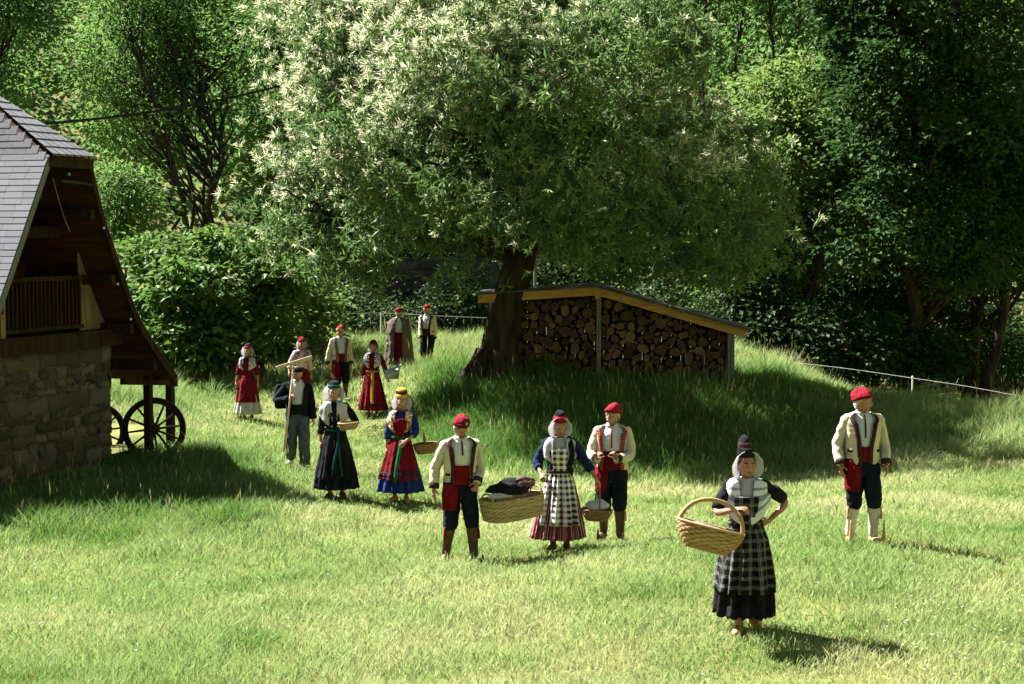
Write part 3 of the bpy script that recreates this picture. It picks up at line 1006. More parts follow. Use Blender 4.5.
# balcony railing
zr0, zr1 = hloc(45, 333, -.02)[1], hloc(45, 277, -.02)[1]
xa, xb = hloc(2, 300, -.02)[0], x0
rl = thing('rail', None, None)
bpy.data.objects.remove(rl)
rail = MB().beam((-4.2, -.02, zr1 - .03), (xb, -.02, zr1 - .03), .07, .07).beam((-4.2, -.02, zr0 + .06), (xb, -.02, zr0 + .06), .05, .06).build('railing', M_wood_dark, barn)
for x in np.arange(-4.15, xb - .03, .105):
    MB().beam((x, -.02, zr0 + .06), (x, -.02, zr1 - .06), .035, .045, up=(0, 1, 0)).build('baluster', M_wood_dark, rail)
px_ = hloc(1, 320, -.05)[0]
MB().beam((px_, -.03, 2.29), (px_, -.03, zr1), .12, .12, up=(0, 1, 0)).build('balcony_post', M_wood_grey, barn)
# lamp, cable and hooks below the half hip
lm = MB().tube([(xm - .1, VY + .06, ZT - .33), (vr[0, 0] - .05, VY + .05, ZT - .35), (vr[0, 0] + .12, VY, ZT - .38)], .022, 6)
lm.build('cable_bracket', M_iron, barn)
MB().ball((xm + .05, VY + .03, ZT - .22), .03).build('insulator', mat('green_glass', (.10, .22, .17), .3, .5), barn, True)
a = hloc(53, 178, VY + .1)
b = hloc(70, 232, VY + .1)
MB().tube(bez((a[0], VY + .1, a[1]), ((a[0] + b[0]) / 2 - .02, VY + .1, (a[1] + b[1]) / 2 - .1), (b[0], VY + .1, b[1])), .006, 5).build('hanging_wire', M_post, barn)
for px, py in ((99, 228), (126, 319), (113, 284)):
    a = hloc(px, py, VY + .06)
    MB().ball((a[0], VY - .03, a[1]), .02, 8, 6).build('bolt_head', M_white, barn)
# open lean-to: posts and rails under the low eave
for px in (119, 148, 170):
    a = hloc(px, 382, -.2)
    MB().beam((a[0], -.2 if px > 130 else .25, -.2), (a[0], -.2 if px > 130 else .25, a[1] + .1), .12, .12, up=(0, 1, 0)).build('lean_to_post', M_wood_dark, barn)
a, b = hloc(114, 383, -.2), hloc(172, 383, -.2)
MB().beam((.04, -.2, a[1]), (b[0] + .1, -.2, b[1]), .09, .10).build('lean_to_rail', M_wood_dark, barn)
a, b = hloc(112, 453, 0), hloc(184, 453, 0)
MB().beam((.05, .1, .12), (b[0], .1, .12), .10, .10).build('lean_to_sill', M_wood_dark, barn)


def wheel(px, py, d, rad, label, rz):
    c = P(px, py, d)
    t = thing('cart_wheel', label, 'wheel', tuple(c), rz, 'cart wheels under the barn')
    th = np.linspace(0, 2 * math.pi, 40, endpoint=False)
    G = []
    for rr_, yy in ((rad, -.035), (rad, .035), (rad - .09, .035), (rad - .09, -.035), (rad, -.035)):
        G.append(np.stack([np.cos(th) * rr_, np.full(40, yy), np.sin(th) * rr_], 1))
    MB().grid(np.array(G), None, True).build('rim', M_wood_dark, t)
    G = [np.stack([np.cos(th) * (rad + o), np.full(40, yy), np.sin(th) * (rad + o)], 1) for o, yy in ((.001, -.04), (.014, -.04), (.014, .04), (.001, .04))]
    MB().grid(np.array(G), None, True).build('iron_tyre', M_iron, t)
    MB().tube([(0, -.16, 0), (0, -.12, 0), (0, -.05, 0), (0, .05, 0), (0, .14, 0)], [.05, .075, .10, .10, .07], 14).build('hub', M_wood_dark, t, True)
    for k in range(12):
        a = k * math.pi / 6 + .12
        q = np.array([math.cos(a), 0, math.sin(a)])
        MB().tube([q * .08, q * (rad - .06)], [.024, .018], 6).build('spoke', M_wood_dark, t)


wheel(154, 429, 29.35, .535, 'old black cart wheel with twelve spokes, in front under the lean-to', R(6))
wheel(97, 431, 30.6, .50, 'cart wheel half hidden behind the barn wall corner', R(6))
# overhead cable from the barn into the chestnut
a, b = P(-30, 128, 27.5), P(290, 83, 37.5)
MB().tube(bez(a, (a + b) / 2 + (0, 0, -.35), b, 24), .026, 5).build('overhead_cable', M_black, label='black overhead cable running from the barn roof into the chestnut', cat='cable')

# ------------------------------------------------------------------ the log shed
SD = 38.2
S0 = P(599, 383, SD)
sx = lambda px: (px - 512) / F * SD - S0[0]
sz = lambda py: P(512, py, SD)[2] - S0[2]
shed = thing('log_shed', 'low open timber shed with yellow fascia boards, roofing two slopes of stacked logs', 'shed', tuple(S0), R(-3))
xL, xM, xR = sx(478), sx(597), sx(745)
zL, zM, zR_ = sz(299), sz(291), sz(333)
DEP = 1.7
MB().beam((xL, -.02, zL), (xM, -.02, zM), .045, .19).build('fascia_board', M_wood_yellow, shed, bevel=.006)
MB().beam((xM + .02, -.05, zM + .0), (xR, -.05, zR_), .045, .19).build('fascia_board', M_wood_yellow, shed, bevel=.006)
MB().box((xM + .02, -.09, zM - .03), (.13, .05, .26)).build('ridge_block', M_wood_yellow, shed, bevel=.006)
M_felt = mat('roofing_felt', (.05, .05, .055), .9, .2, (.11, .11, .115), 4, .5, 30)
for (x0_, z0_, x1_, z1_) in ((xL - .08, zL + .115, xM + .03, zM + .125), (xM - .0, zM + .12, xR + .1, zR_ + .09)):
    d = np.array([x1_ - x0_, z1_ - z0_])
    mbx = MB().beam((x0_, DEP / 2 - .12, z0_), (x1_, DEP / 2 - .12, z1_), DEP + .3, .05)
    mbx.build('roof_panel', M_felt, shed)
for px, w in ((599, .10), (731, .15), (491, .10)):
    x = sx(px)
    zt_ = (np.interp(x, [xL, xM, xR], [zL, zM, zR_])) - .09
    zg = float(gz(np.array([S0[0] + x]), np.array([SD]))[0]) - S0[2] - .15
    MB().beam((x, .06, zg), (x, .06, zt_), w, w, up=(0, 1, 0)).build('post', M_post, shed, bevel=.01)
    MB().beam((x, DEP, zg), (x, DEP, zt_), w, w, up=(0, 1, 0)).build('post', M_post, shed)
bb = MB()
xs = np.linspace(sx(505), sx(733), 24)
for a, b in zip(xs[:-1], xs[1:]):
    zt_ = np.interp((a + b) / 2, [xL, xM, xR], [zL, zM, zR_]) - .05
    bb.box(((a + b) / 2, 1.25, zt_ / 2 - .15), (b - a - .01, .04, zt_ + .3))
bb.build('back_boards', M_wood_dark, shed)
# logs: ends facing out, packed by dart throwing from large to small
M_end = mat('log_end', (.05, .034, .022), .9, .1, (.20, .13, .07), 3.5, .5, 40, attr='tint')
M_logbark = mat('log_bark', (.045, .035, .027), .95, .1, (.11, .09, .07), 6, .9, 20)


def log_mesh(seed):
    r = np.random.default_rng(seed)
    n = 14
    th = np.linspace(0, 2 * math.pi, n, endpoint=False)
    rr_ = 1 + .07 * np.sin(th * 2 + r.random() * 6) + .05 * np.sin(th * 3 + r.random() * 6) + r.normal(size=n) * .02
    if seed % 2 == 0:
        cut = np.cos(th - r.random() * 6)
        rr_ = np.where(cut > .55, rr_ * .55 / np.maximum(cut, .55), rr_)
    G = [np.stack([np.cos(th) * rr_ * s, np.full(n, y), np.sin(th) * rr_ * s], 1) for s, y in ((.97, 0), (1, .02), (1, .6))]
    mb = MB()
    mb.grid(np.array(G), None, True, (False, True), 0)
    E = [np.stack([np.cos(th) * rr_ * s, np.full(n, y), np.sin(th) * rr_ * s], 1) for s, y in ((.965, 0), (.6, .004), (.15, -.003))]
    base = r.random() ** 1.5
    mb.grid(np.array(E)[:, ::-1], None, True, (False, True), 1, tint=base)
    return mb.mesh('log', [M_logbark, M_end])


LM = [log_mesh(s) for s in range(10)]
r = np.random.default_rng(17)
lx0, lx1 = sx(506), sx(727)
placed = []
for rad, tries in ((.125, 60), (.10, 500), (.085, 1800), (.07, 4500), (.056, 9000), (.045, 9000)):
    for _ in range(tries):
        if len(placed) >= 296:
            break
        x = lx0 + rad + (lx1 - lx0 - 2 * rad) * r.random()
        zg = float(np.interp(x, [lx0, 0, lx1], [.12, .0, -.10]))
        zt_ = np.interp(x, [xL, xM, xR], [zL, zM, zR_]) - .13
        if zt_ - zg < 2 * rad:
            continue
        z = zg + rad + (zt_ - zg - 2 * rad) * r.random()
        if abs(x - sx(599)) < .03 and rad > .1:
            continue
        if all((x - a) ** 2 + (z - b) ** 2 > (rad + c) ** 2 * .93 for a, b, c in placed):
            placed.append((x, z, rad))
cA, sA = math.cos(R(-3)), math.sin(R(-3))
for i, (x, z, rad) in enumerate(placed):
    o = bpy.data.objects.new('log', LM[i % 10])
    COL.objects.link(o)
    y = .26 + .14 * r.random()
    o.location = (S0[0] + x * cA - y * sA, S0[1] + x * sA + y * cA, S0[2] + z)
    o.rotation_euler = (0, r.random() * 6.28, R(-3) + r.normal() * .03)
    o.rotation_mode = 'YXZ'
    o.scale = (rad * 1.07, 1, rad * 1.07)
    tag(o, 'sawn firewood log stacked end on under the shed roof', 'log', 'firewood logs stacked in the shed')

# ------------------------------------------------------------------ fences, wall, stones
M_rope = mat('white_rope', (.32, .32, .31), .7, .2)


def rope_fence(label, posts, ropes, group=None, ht=.9):
    b0 = np.array(posts[0][0], float)
    t = thing('wire_fence', label, 'fence', tuple(b0))
    for p, h in posts:
        p = np.array(p, float) - b0
        MB().tube([p + (0, 0, -.2), p + (0, 0, h)], .018, 8).tube([p + (0, 0, h - .06), p + (0, 0, h - .02)], .026, 8).build('post', M_white, t)
    for q in ropes:
        q = np.array(q, float) - b0
        MB().tube(smooth_path(q, 5 * len(q)), .0045, 5).build('rope', M_rope, t)


pa = P(381, 347, 50)
pa[2] = gz(pa[0:1], pa[1:2])[0]
top = P(381, 313, 50)
rope_fence('white electric rope fence on a thin post behind the cloaked man', [(tuple(pa), top[2] - pa[2])], [[P(276, 313, 50), P(330, 314, 50), top, P(440, 316, 49.5), P(491, 318, 49)]])
pb_ = P(912, 405, 42)
pb_[2] = gz(pb_[0:1], pb_[1:2])[0]
top = P(912, 378, 42)
pc = P(1050, 424, 38)
pd = P(790, 385, 46)
rope_fence('white electric rope fence descending along the shaded wood edge', [(tuple(pb_), top[2] + .05 - pb_[2]), (tuple(g3(pc[0], pc[1])), .9)],
           [[P(745, 357, 48), P(790, 362, 46), P(850, 369, 44), top, P(965, 386, 40.5), P(1024, 397, 39), P(1050, 402, 38)]])
# dry stone wall in the shade left of the chestnut
dw = thing('dry_stone_wall', 'shaded dry stone wall behind the villagers, left of the chestnut', 'wall', tuple(P(330, 310, 57)))
mb = MB()
a, b = P(318, 325, 57), P(500, 325, 57)
stone_face(mb, np.array([0, 0, -.9]) , (1, 0, 0), b[0] - a[0], 2.7, (0, -1, 0), 15, 12)
o = mb.build('stone_facing', M_stone, dw, True)
o = MB().box(((b[0] - a[0]) / 2, .3, .3), (b[0] - a[0], .56, 2.6)).build('wall_core', M_mortar, dw)


def boulder(px, py, d, s, label, seed):
    r = np.random.default_rng(seed)
    mb = MB()
    nu, nv = 16, 10
    th = np.linspace(0, 2 * math.pi, nu, endpoint=False)
    ph = np.linspace(-1.5, 1.5, nv)
    k = r.normal(size=(5, 3)) * 2.2
    G = np.stack([np.cos(ph)[:, None] * np.cos(th), np.cos(ph)[:, None] * np.sin(th), np.sin(ph)[:, None] * np.ones(nu)], -1)
    G = G * (1 + .12 * sum(np.sin(G @ kk + i) for i, kk in enumerate(k)) / 2)[..., None]
    mb.grid(G * np.array(s), None, True, (True, True), tint=r.random() * .5 + .4)
    o = mb.build('boulder', M_stone, None, True, label=label, cat='rock', group='boulders at the top of the meadow')
    c = P(px, py, d)
    o.location = (c[0], c[1], gz(c[0:1], c[1:2])[0] + s[2] * .55)
    o.rotation_euler = (0, 0, r.random() * 6)


boulder(316, 335, 47.5, (.42, .35, .34), 'largest grey boulder behind the rake carrier', 1)
boulder(338, 338, 46.5, (.30, .25, .24), 'grey boulder at the shoulder of the man in the pale jacket', 2)
boulder(303, 342, 46, (.26, .22, .18), 'small boulder left of the largest one, half sunk in grass', 3)
# white pole behind the chestnut trunk
p = P(535, 340, 46.5)
MB().tube([g3(p[0], p[1], -.2), P(535, 262, 46.5)], .045, 10).build('pole', M_post, label='pale upright pole rising behind the shed roof near the trunk', cat='pole')
# ------------------------------------------------------------------ cloth materials
def pattern_mat(name, kind, rough=.9, base=None):
    m = bpy.data.materials.new(name)
    m.use_nodes = True
    nt = m.node_tree
    N, L = nt.nodes, nt.links
    b = N['Principled BSDF']
    b.inputs['Roughness'].default_value = rough
    b.inputs['Specular IOR Level'].default_value = .12
    uv = N.new('ShaderNodeUVMap')
    sp = N.new('ShaderNodeSeparateXYZ')
    L.new(uv.outputs[0], sp.inputs[0])

    def ramp(sock, period, stops):
        d = N.new('ShaderNodeMath')
        d.operation = 'DIVIDE'
        L.new(sock, d.inputs[0])
        d.inputs[1].default_value = period
        f = N.new('ShaderNodeMath')
        f.operation = 'FRACT'
        L.new(d.outputs[0], f.inputs[0])
        c = N.new('ShaderNodeValToRGB')
        c.color_ramp.interpolation = 'CONSTANT'
        e = c.color_ramp.elements
        e[0].position, e[0].color = stops[0][0], (*stops[0][1], 1)
        e[1].position, e[1].color = stops[1][0], (*stops[1][1], 1)
        for p_, col in stops[2:]:
            k = e.new(p_)
            k.color = (*col, 1)
        L.new(f.outputs[0], c.inputs[0])
        return c.outputs[0]

    def mix(a, b_, fac=.5, mode='MIX'):
        x = N.new('ShaderNodeMix')
        x.data_type = 'RGBA'
        x.blend_type = mode
        x.inputs[0].default_value = fac
        L.new(a, x.inputs[6])
        L.new(b_, x.inputs[7])
        return x.outputs[2]
    g = lambda v: (v, v, v)
    if kind == 'plaid':
        st = [(0, g(.006)), (.30, g(.27)), (.34, g(.05)), (.44, g(.30)), (.49, g(.05)), (.60, g(.27)), (.64, g(.006))]
        col = mix(ramp(sp.outputs[0], .085, st), ramp(sp.outputs[1], .085, st))
    elif kind == 'gingham':
        st = [(0, (.045, .018, .030)), (.5, (.74, .72, .70))]
        col = mix(ramp(sp.outputs[0], .074, st), ramp(sp.outputs[1], .074, st))
    elif kind == 'stripes':
        col = ramp(sp.outputs[0], .036, [(0, (.20, .025, .035)), (.42, (.42, .32, .30)), (.52, (.10, .02, .045)), (.76, (.42, .32, .30)), (.86, (.20, .025, .035))])
    elif kind == 'shawl':
        col = ramp(sp.outputs[1], 1.0, [(0, (.55, .58, .64)), (.58, (.20, .24, .33)), (.63, (.56, .59, .65)), (.70, (.18, .22, .31)), (.78, (.55, .58, .64)), (.84, (.20, .24, .33)), (.89, (.60, .62, .68))])
    elif kind == 'trim':
        col = ramp(sp.outputs[1], .030, [(0, (.40, .12, .03)), (.35, (.010, .008, .012)), (.7, (.30, .02, .02))])
    elif kind == 'floral':
        vo = N.new('ShaderNodeTexVoronoi')
        vo.inputs['Scale'].default_value = 26
        L.new(uv.outputs[0], vo.inputs['Vector'])
        c = N.new('ShaderNodeValToRGB')
        c.color_ramp.interpolation = 'CONSTANT'
        e = c.color_ramp.elements
        e[0].position, e[0].color = 0, (*base[0], 1)
        e[1].position, e[1].color = .45, (*base[1], 1)
        for p_, k_ in ((.62, base[2]), (.8, base[1])):
            q = e.new(p_)
            q.color = (*k_, 1)
        s2 = N.new('ShaderNodeSeparateColor')
        L.new(vo.outputs['Color'], s2.inputs[0])
        L.new(s2.outputs[0], c.inputs[0])
        col = c.outputs[0]
    L.new(col, b.inputs['Base Color'])
    n2 = N.new('ShaderNodeTexNoise')
    n2.inputs['Scale'].default_value = 9
    tc = N.new('ShaderNodeTexCoord')
    L.new(tc.outputs['Object'], n2.inputs['Vector'])
    bp = N.new('ShaderNodeBump')
    bp.inputs['Strength'].default_value = .9
    bp.inputs['Distance'].default_value = .03
    L.new(n2.outputs['Fac'], bp.inputs['Height'])
    L.new(bp.outputs[0], b.inputs['Normal'])
    return m


def cloth(name, col, v=1.35, bump=.55, **k):
    return mat(name, tuple(c / v ** .5 for c in col), .92, .10, tuple(min(1, c * v) for c in col), 7, bump * 1.6, 13, 5, sheen=k.pop('sheen', .0), **k)


M_skin = mat('skin', (.27, .125, .075), .55, .3, (.36, .185, .12), 16, .25, 30)
M_hair_grey = mat('grey_hair', (.34, .33, .32), .7, .2, (.5, .49, .48), 40, .5, 60)
M_hair_dark = mat('dark_hair', (.03, .022, .016), .6, .3, (.06, .045, .03), 40, .5, 60)
M_eye = mat('eye_white', (.62, .58, .54), .3, .5)
M_iris = mat('iris', (.02, .014, .010), .3, .5)
M_lip = mat('lips', (.14, .035, .03), .5, .3)
M_cream = cloth('cream_wool', (.50, .445, .34), 1.15)
M_shirt = cloth('white_linen', (.58, .58, .61), 1.06, transl=.12)
M_white_c = cloth('white_cotton', (.68, .67, .69), 1.06, .4, transl=.5)
M_red = cloth('red_wool', (.115, .004, .008), 1.4)
M_redcap = cloth('red_knit', (.16, .008, .016), 1.7, .9)
M_navy = cloth('navy_wool', (.006, .007, .013), 1.8)
M_blackc = cloth('black_cloth', (.008, .008, .010), 1.8)
M_trim = cloth('dark_braid', (.028, .012, .012), 2.0)
M_brown_l = mat('brown_leather', (.040, .018, .012), .6, .35, (.08, .036, .022), 8, .4, 20)
M_wool_sock = cloth('grey_wool_legging', (.50, .46, .42), 1.2)
M_clog = mat('clog_wood', (.34, .19, .075), .55, .35, (.48, .29, .12), 6, .2, 20)
M_clog_dark = mat('dark_clog_wood', (.10, .055, .028), .55, .35, (.17, .10, .05), 6, .2, 20)
M_blue = cloth('blue_wool', (.011, .022, .12), 1.5)
M_bluejac = cloth('indigo_linen', (.012, .017, .062), 1.5)
M_green = cloth('green_ribbon', (.008, .10, .045), 1.4, .3)
M_teal = cloth('teal_ribbon', (.006, .055, .055), 1.4, .3)
M_yellow = cloth('yellow_ribbon', (.42, .24, .03), 1.2, .3)
M_grey_tr = cloth('grey_flannel', (.060, .070, .078), 1.4)
M_cloak = cloth('grey_brown_wool', (.095, .078, .062), 1.3)
M_greysk = cloth('pale_grey_linen', (.40, .37, .36), 1.15)
M_tan = mat('tan_felt', (.30, .21, .12), .9, .1, (.4, .3, .18), 7)
M_plaid = pattern_mat('black_white_plaid', 'plaid')
M_ging = pattern_mat('brown_white_check', 'gingham')
M_strip = pattern_mat('red_stripe', 'stripes')
M_shawl = pattern_mat('grey_blue_striped_shawl', 'shawl')
M_braid = pattern_mat('orange_black_braid', 'trim')
M_flor_cream = pattern_mat('cream_floral', 'floral', base=((.38, .07, .07), (.62, .54, .34), (.30, .26, .16)))
M_flor_dark = pattern_mat('dark_floral', 'floral', base=((.42, .38, .42), (.055, .040, .060), (.25, .05, .06)))
M_flor_grey = pattern_mat('grey_floral', 'floral', base=((.50, .48, .50), (.10, .10, .14), (.36, .34, .38)))
M_wicker = mat('pale_wicker', (.17, .10, .042), .75, .2, (.50, .35, .17), 16, .3, 50, attr='tint')
M_wicker_y = mat('yellow_wicker', (.19, .135, .06), .75, .2, (.52, .42, .24), 16, .3, 50, attr='tint')
M_wicker_d = mat('brown_wicker', (.10, .05, .022), .7, .25, (.28, .16, .075), 16, .3, 50, attr='tint')
M_wick_in = mat('basket_inside', (.06, .042, .022), .9, .1)
M_poleW = mat('ash_pole', (.50, .38, .22), .65, .2, (.6, .48, .3), 5, .2, 30)
M_tin = mat('grey_tin', (.22, .23, .25), .45, .5, (.34, .35, .37), 6, .2, 20, metal=.35)

TZ = np.array([.70, .80, .88, .95, 1.03, 1.10, 1.18, 1.26, 1.33, 1.385, 1.42, 1.445, 1.465, 1.50])
TM = np.array([[.14, .095], [.16, .108], [.168, .112], [.165, .112], [.155, .110], [.155, .112], [.165, .120], [.178, .125], [.188, .122], [.190, .108], [.165, .092], [.125, .080], [.080, .068], [.058, .058]])
TF = np.array([[.14, .10], [.165, .115], [.175, .120], [.160, .115], [.135, .105], [.133, .105], [.148, .125], [.160, .138], [.165, .125], [.165, .100], [.145, .084], [.105, .070], [.068, .060], [.050, .050]])


class Fig:
    def __init__(s, label, foot, d, H, rz=0, female=False, lean=0.0, side=0.0, yaw=0, pitch=0, legs=None, wrists=None, poles=None, curl=(.6, .6), palm=None, seed=1, voxel=.009, fat=1.0, hold=None):
        s.fem, s.lean, s.side, s.seed = female, lean, side, seed
        s.r = np.random.default_rng(seed)
        p = P(foot[0], foot[1], d)
        s.loc = g3(p[0], p[1], .015)
        s.k, s.rz = H / 1.70, R(rz)
        s.root = thing('person', label, 'person', tuple(s.loc), s.rz, 'villagers in traditional dress', s.k)
        s.fat = fat
        s.tab = (TF if female else TM) * fat
        shw = .156 if female else .178
        s.sh = {'R': s.T((-shw, .005, 1.385)), 'L': s.T((shw, .005, 1.385))}
        s.hip = {'R': np.array([-.088, 0, .89]), 'L': np.array([.088, 0, .89])}
        s.hc = s.T((0, -.012 - lean * .04, 1.587))
        a, b = R(yaw), R(pitch)
        Rz = np.array([[math.cos(a), -math.sin(a), 0], [math.sin(a), math.cos(a), 0], [0, 0, 1]])
        Rx = np.array([[1, 0, 0], [0, math.cos(b), -math.sin(b)], [0, math.sin(b), math.cos(b)]])
        s.HR = Rz @ Rx
        legs = legs or {}
        s.ank = {'R': np.array(legs.get('R', (-.10, 0, .085)), float), 'L': np.array(legs.get('L', (.10, 0, .085)), float)}
        s.knee = {q: s.ik(s.hip[q], s.ank[q], .415, .41, (0, -1, 0)) for q in 'RL'}
        s.wr = {}
        for q, sg in (('R', -1), ('L', 1)):
            w = (wrists or {}).get(q)
            s.wr[q] = np.array((sg * (shw + .065), -.06, .865)) if w is None else s.Lc(*w) if isinstance(w, tuple) else np.array(w, float)
        poles = poles or {}
        s.el = {q: s.ik(s.sh[q], s.wr[q], .285, .25, poles.get(q, (sg * .5, .8, -.3))) for q, sg in (('R', -1), ('L', 1))}
        for q in 'RL':                                     # keep the wrist in reach
            v = s.wr[q] - s.el[q]
            s.wr[q] = s.el[q] + v / np.linalg.norm(v) * min(np.linalg.norm(v), .25)
        s.curl = dict(zip('RL', curl))
        s.palm = palm or {}
        s.hdir = hold or {}
        s.body(voxel)

    def Lc(s, px, py, dy):
        """local point for photo pixel (px, py), dy metres nearer (-) or farther than the figure's own distance"""
        w = P(px, py, s.loc[1] + dy) - s.loc
        c, sn = math.cos(-s.rz), math.sin(-s.rz)
        return np.array([w[0] * c - w[1] * sn, w[0] * sn + w[1] * c, w[2]]) / s.k

    def W(s, p):
        """world point for a local one"""
        p = np.asarray(p, float) * s.k
        c, sn = math.cos(s.rz), math.sin(s.rz)
        return np.array([p[0] * c - p[1] * sn, p[0] * sn + p[1] * c, p[2]]) + s.loc

    def T(s, p):
        p = np.array(p, float)
        h = np.clip(p[..., 2] - .95, 0, 1)
        p[..., 1] = p[..., 1] - s.lean * h
        p[..., 0] = p[..., 0] + s.side * h
        return p

    def ik(s, a, b, l1, l2, pole):
        a, b = np.asarray(a, float), np.asarray(b, float)
        v = b - a
        D = np.linalg.norm(v)
        u = v / D
        D = min(D, (l1 + l2) * .995)
        x = (l1 * l1 - l2 * l2 + D * D) / (2 * D)
        h = math.sqrt(max(l1 * l1 - x * x, 0))
        p = np.asarray(pole, float)
        p = p - u * (p @ u)
        p /= np.linalg.norm(p) + 1e-9
        return a + u * x + p * h

    def tor(s, z, a, off=0.0):
        z, a = np.broadcast_arrays(np.asarray(z, float), np.asarray(a, float))
        rx = np.interp(z, TZ, s.tab[:, 0]) + off
        ry = np.interp(z, TZ, s.tab[:, 1]) + off
        yc = np.interp(z, [.9, 1.2, 1.4, 1.5], [.005, -.005, .012, .012])
        return s.T(np.stack([rx * np.sin(a), yc - ry * np.cos(a), z], -1))

    def torso(s, mb, z0, z1, off=0.0, a0=0.0, a1=2 * math.pi, n=36, rows=14, wob=0.0, zf=None, capz=(False, False), mi=0):
        cl = (a1 - a0) > 6.28
        A = np.linspace(a0, a1, n, endpoint=not cl)
        Z = np.linspace(z0, z1, rows)
        AA, ZZ = np.meshgrid(A, Z)
        o = off + wob * (np.sin(AA * 5 + ZZ * 17 + s.seed) * np.sin(ZZ * 31 + s.seed * 2) * .6 + .6 * np.sin(AA * 9 - ZZ * 12 + s.seed))
        if callable(zf):
            AA, ZZ = zf(AA, ZZ)
        G = s.tor(ZZ, AA, o)
        mb.grid(G, np.stack([AA * .16, ZZ], -1), cl, capz, mi)

    def hp(s, p):
        return np.asarray(p, float) @ s.HR.T + s.hc

    # ---- the body: one continuous surface
    def body(s, voxel):
        mb = MB()
        Z = np.concatenate([np.linspace(.76, 1.40, 14), [1.43, 1.45, 1.47]])
        A = np.linspace(0, 2 * math.pi, 24, endpoint=False)
        G = s.tor(Z[:, None], A[None, :], -.016)
        mb.grid(G, None, True, (True, True))
        neck = [s.T((0, .012, 1.40)), s.T((0, .010, 1.46)), s.hp((0, .015, -.06)), s.hp((0, .01, .0))]
        mb.tube(smooth_path(neck, 7), [.062, .055, .052, .051, .052, .053, .05] if not s.fem else [.052, .046, .044, .043, .044, .046, .045], 12)
        for q, sg in (('R', -1), ('L', 1)):
            f = .86 if s.fem else 1.0
            mb.tube(smooth_path([s.hip[q] + (0, 0, .02), s.knee[q], s.ank[q]], 13), np.interp(np.linspace(0, 1, 13), [0, .25, .5, .65, .9, 1], [.082, .072, .052, .052, .036, .034]), 12)
            t = np.array([sg * .05, -.13, -.055])
            foot = [s.ank[q] + (0, .045, -.045), s.ank[q] + (0, -.02, -.035), s.ank[q] + t * .7, s.ank[q] + t * 1.15 + (0, 0, .0)]
            mb.tube(smooth_path(foot, 7), [.030, .038, .038, .036, .034, .030, .022], 10, flat=1)
            arm = [s.sh[q] + (0, 0, -.005), s.el[q], s.wr[q]]
            mb.tube(smooth_path(arm, 13), np.interp(np.linspace(0, 1, 13), [0, .2, .45, .55, .7, 1], [.056 * f, .050 * f, .038 * f, .040 * f, .038 * f, .026 * f]), 12)
            s.hand(mb, q, sg)
        # head
        nu, nv = 40, 30
        th = np.linspace(0, 2 * math.pi, nu, endpoint=False)
        ph = np.linspace(-math.pi / 2 + .03, math.pi / 2 - .03, nv)
        TH, PH = np.meshgrid(th, ph)
        x, y, z = np.cos(PH) * np.sin(TH), -np.cos(PH) * np.cos(TH), np.sin(PH)
        low = np.clip(-z, 0, 1)
        X = x * (.076 - .020 * low ** 1.5)
        Y = y * (.096 - .012 * low) + np.where(y < 0, 0, .004) - .006 * low * (y < 0)
        Zh = z * .118
        fr = np.clip(-y, 0, 1)
        e = lambda cx, cz, w, h: np.exp(-((X - cx) / w) ** 2 - ((Zh - cz) / h) ** 2) * (y < 0)
        nose = e(0, -.014, .011, .024)
        Y = Y - .026 * nose - .016 * e(0, -.026, .015, .012)
        Y = Y + .015 * (e(.032, .012, .017, .012) + e(-.032, .012, .017, .012)) - .005 * (e(.03, .034, .024, .009) + e(-.03, .034, .024, .009))
        Y = Y - .008 * e(0, -.056, .024, .010) + .004 * e(0, -.075, .03, .008) - .010 * e(0, -.095, .026, .018)
        Y = Y - .004 * (e(.042, -.02, .02, .02) + e(-.042, -.02, .02, .02))
        G = s.hp(np.stack([X, Y, Zh], -1))
        mb.grid(G, None, True, (True, True))
        for sg in (-1, 1):
            mb.ball(s.hp((sg * .075, .012, -.006)), (.012, .02, .030), 10, 7, s.HR)
        me = mb.mesh('raw', M_skin, True)
        tmp = bpy.data.objects.new('raw', me)
        COL.objects.link(tmp)
        md = tmp.modifiers.new('r', 'REMESH')
        md.mode = 'VOXEL'
        md.voxel_size = voxel
        md.use_smooth_shade = True
        sm_ = tmp.modifiers.new('s', 'SMOOTH')
        sm_.factor = .5
        sm_.iterations = 2
        dg = bpy.context.evaluated_depsgraph_get()
        nm = bpy.data.meshes.new_from_object(tmp.evaluated_get(dg))
        bpy.data.objects.remove(tmp)
        bpy.data.meshes.remove(me)
        nm.name = 'body'
        nm.materials.clear()
        nm.materials.append(M_skin)
        s.b = link('body', nm, s.root)
        for sg in (-1, 1):
            m = MB().ball(s.hp((sg * .031, -.0755, .011)), (.0135, .011, .010), 12, 8, s.HR, 0).ball(s.hp((sg * .031, -.0835, .011)), (.0075, .005, .0075), 8, 6, s.HR, 1)
            m.build('eye', [M_eye, M_iris], s.root, True)
        s.brow = M_hair_grey

    def hand(s, mb, q, sg):
        w = s.wr[q]
        f = unit(w - s.el[q])
        if q in s.hdir:
            f = unit(np.asarray(s.hdir[q], float))
        pn = np.asarray(s.palm.get(q, (-sg, .0, .0)), float)     # where the palm looks
        pn = unit(pn - f * (pn @ f))
        ac = np.cross(f, pn) * 1.0                              # across the knuckles
        if ac @ np.array([0, -1, .3]) < 0:
            ac = -ac                                            # thumb side forwards / upwards
        k = .92 if s.fem else 1.0
        pts = [w - f * .012, w + f * .03, w + f * .075, w + f * .088]
        rows = []
        th = np.linspace(0, 2 * math.pi, 12, endpoint=False)
        for p, a, b in zip(pts, (.026, .036, .041, .036), (.022, .017, .015, .012)):
            rows.append(p + (np.cos(th)[:, None] * ac * a + np.sin(th)[:, None] * pn * b) * k)
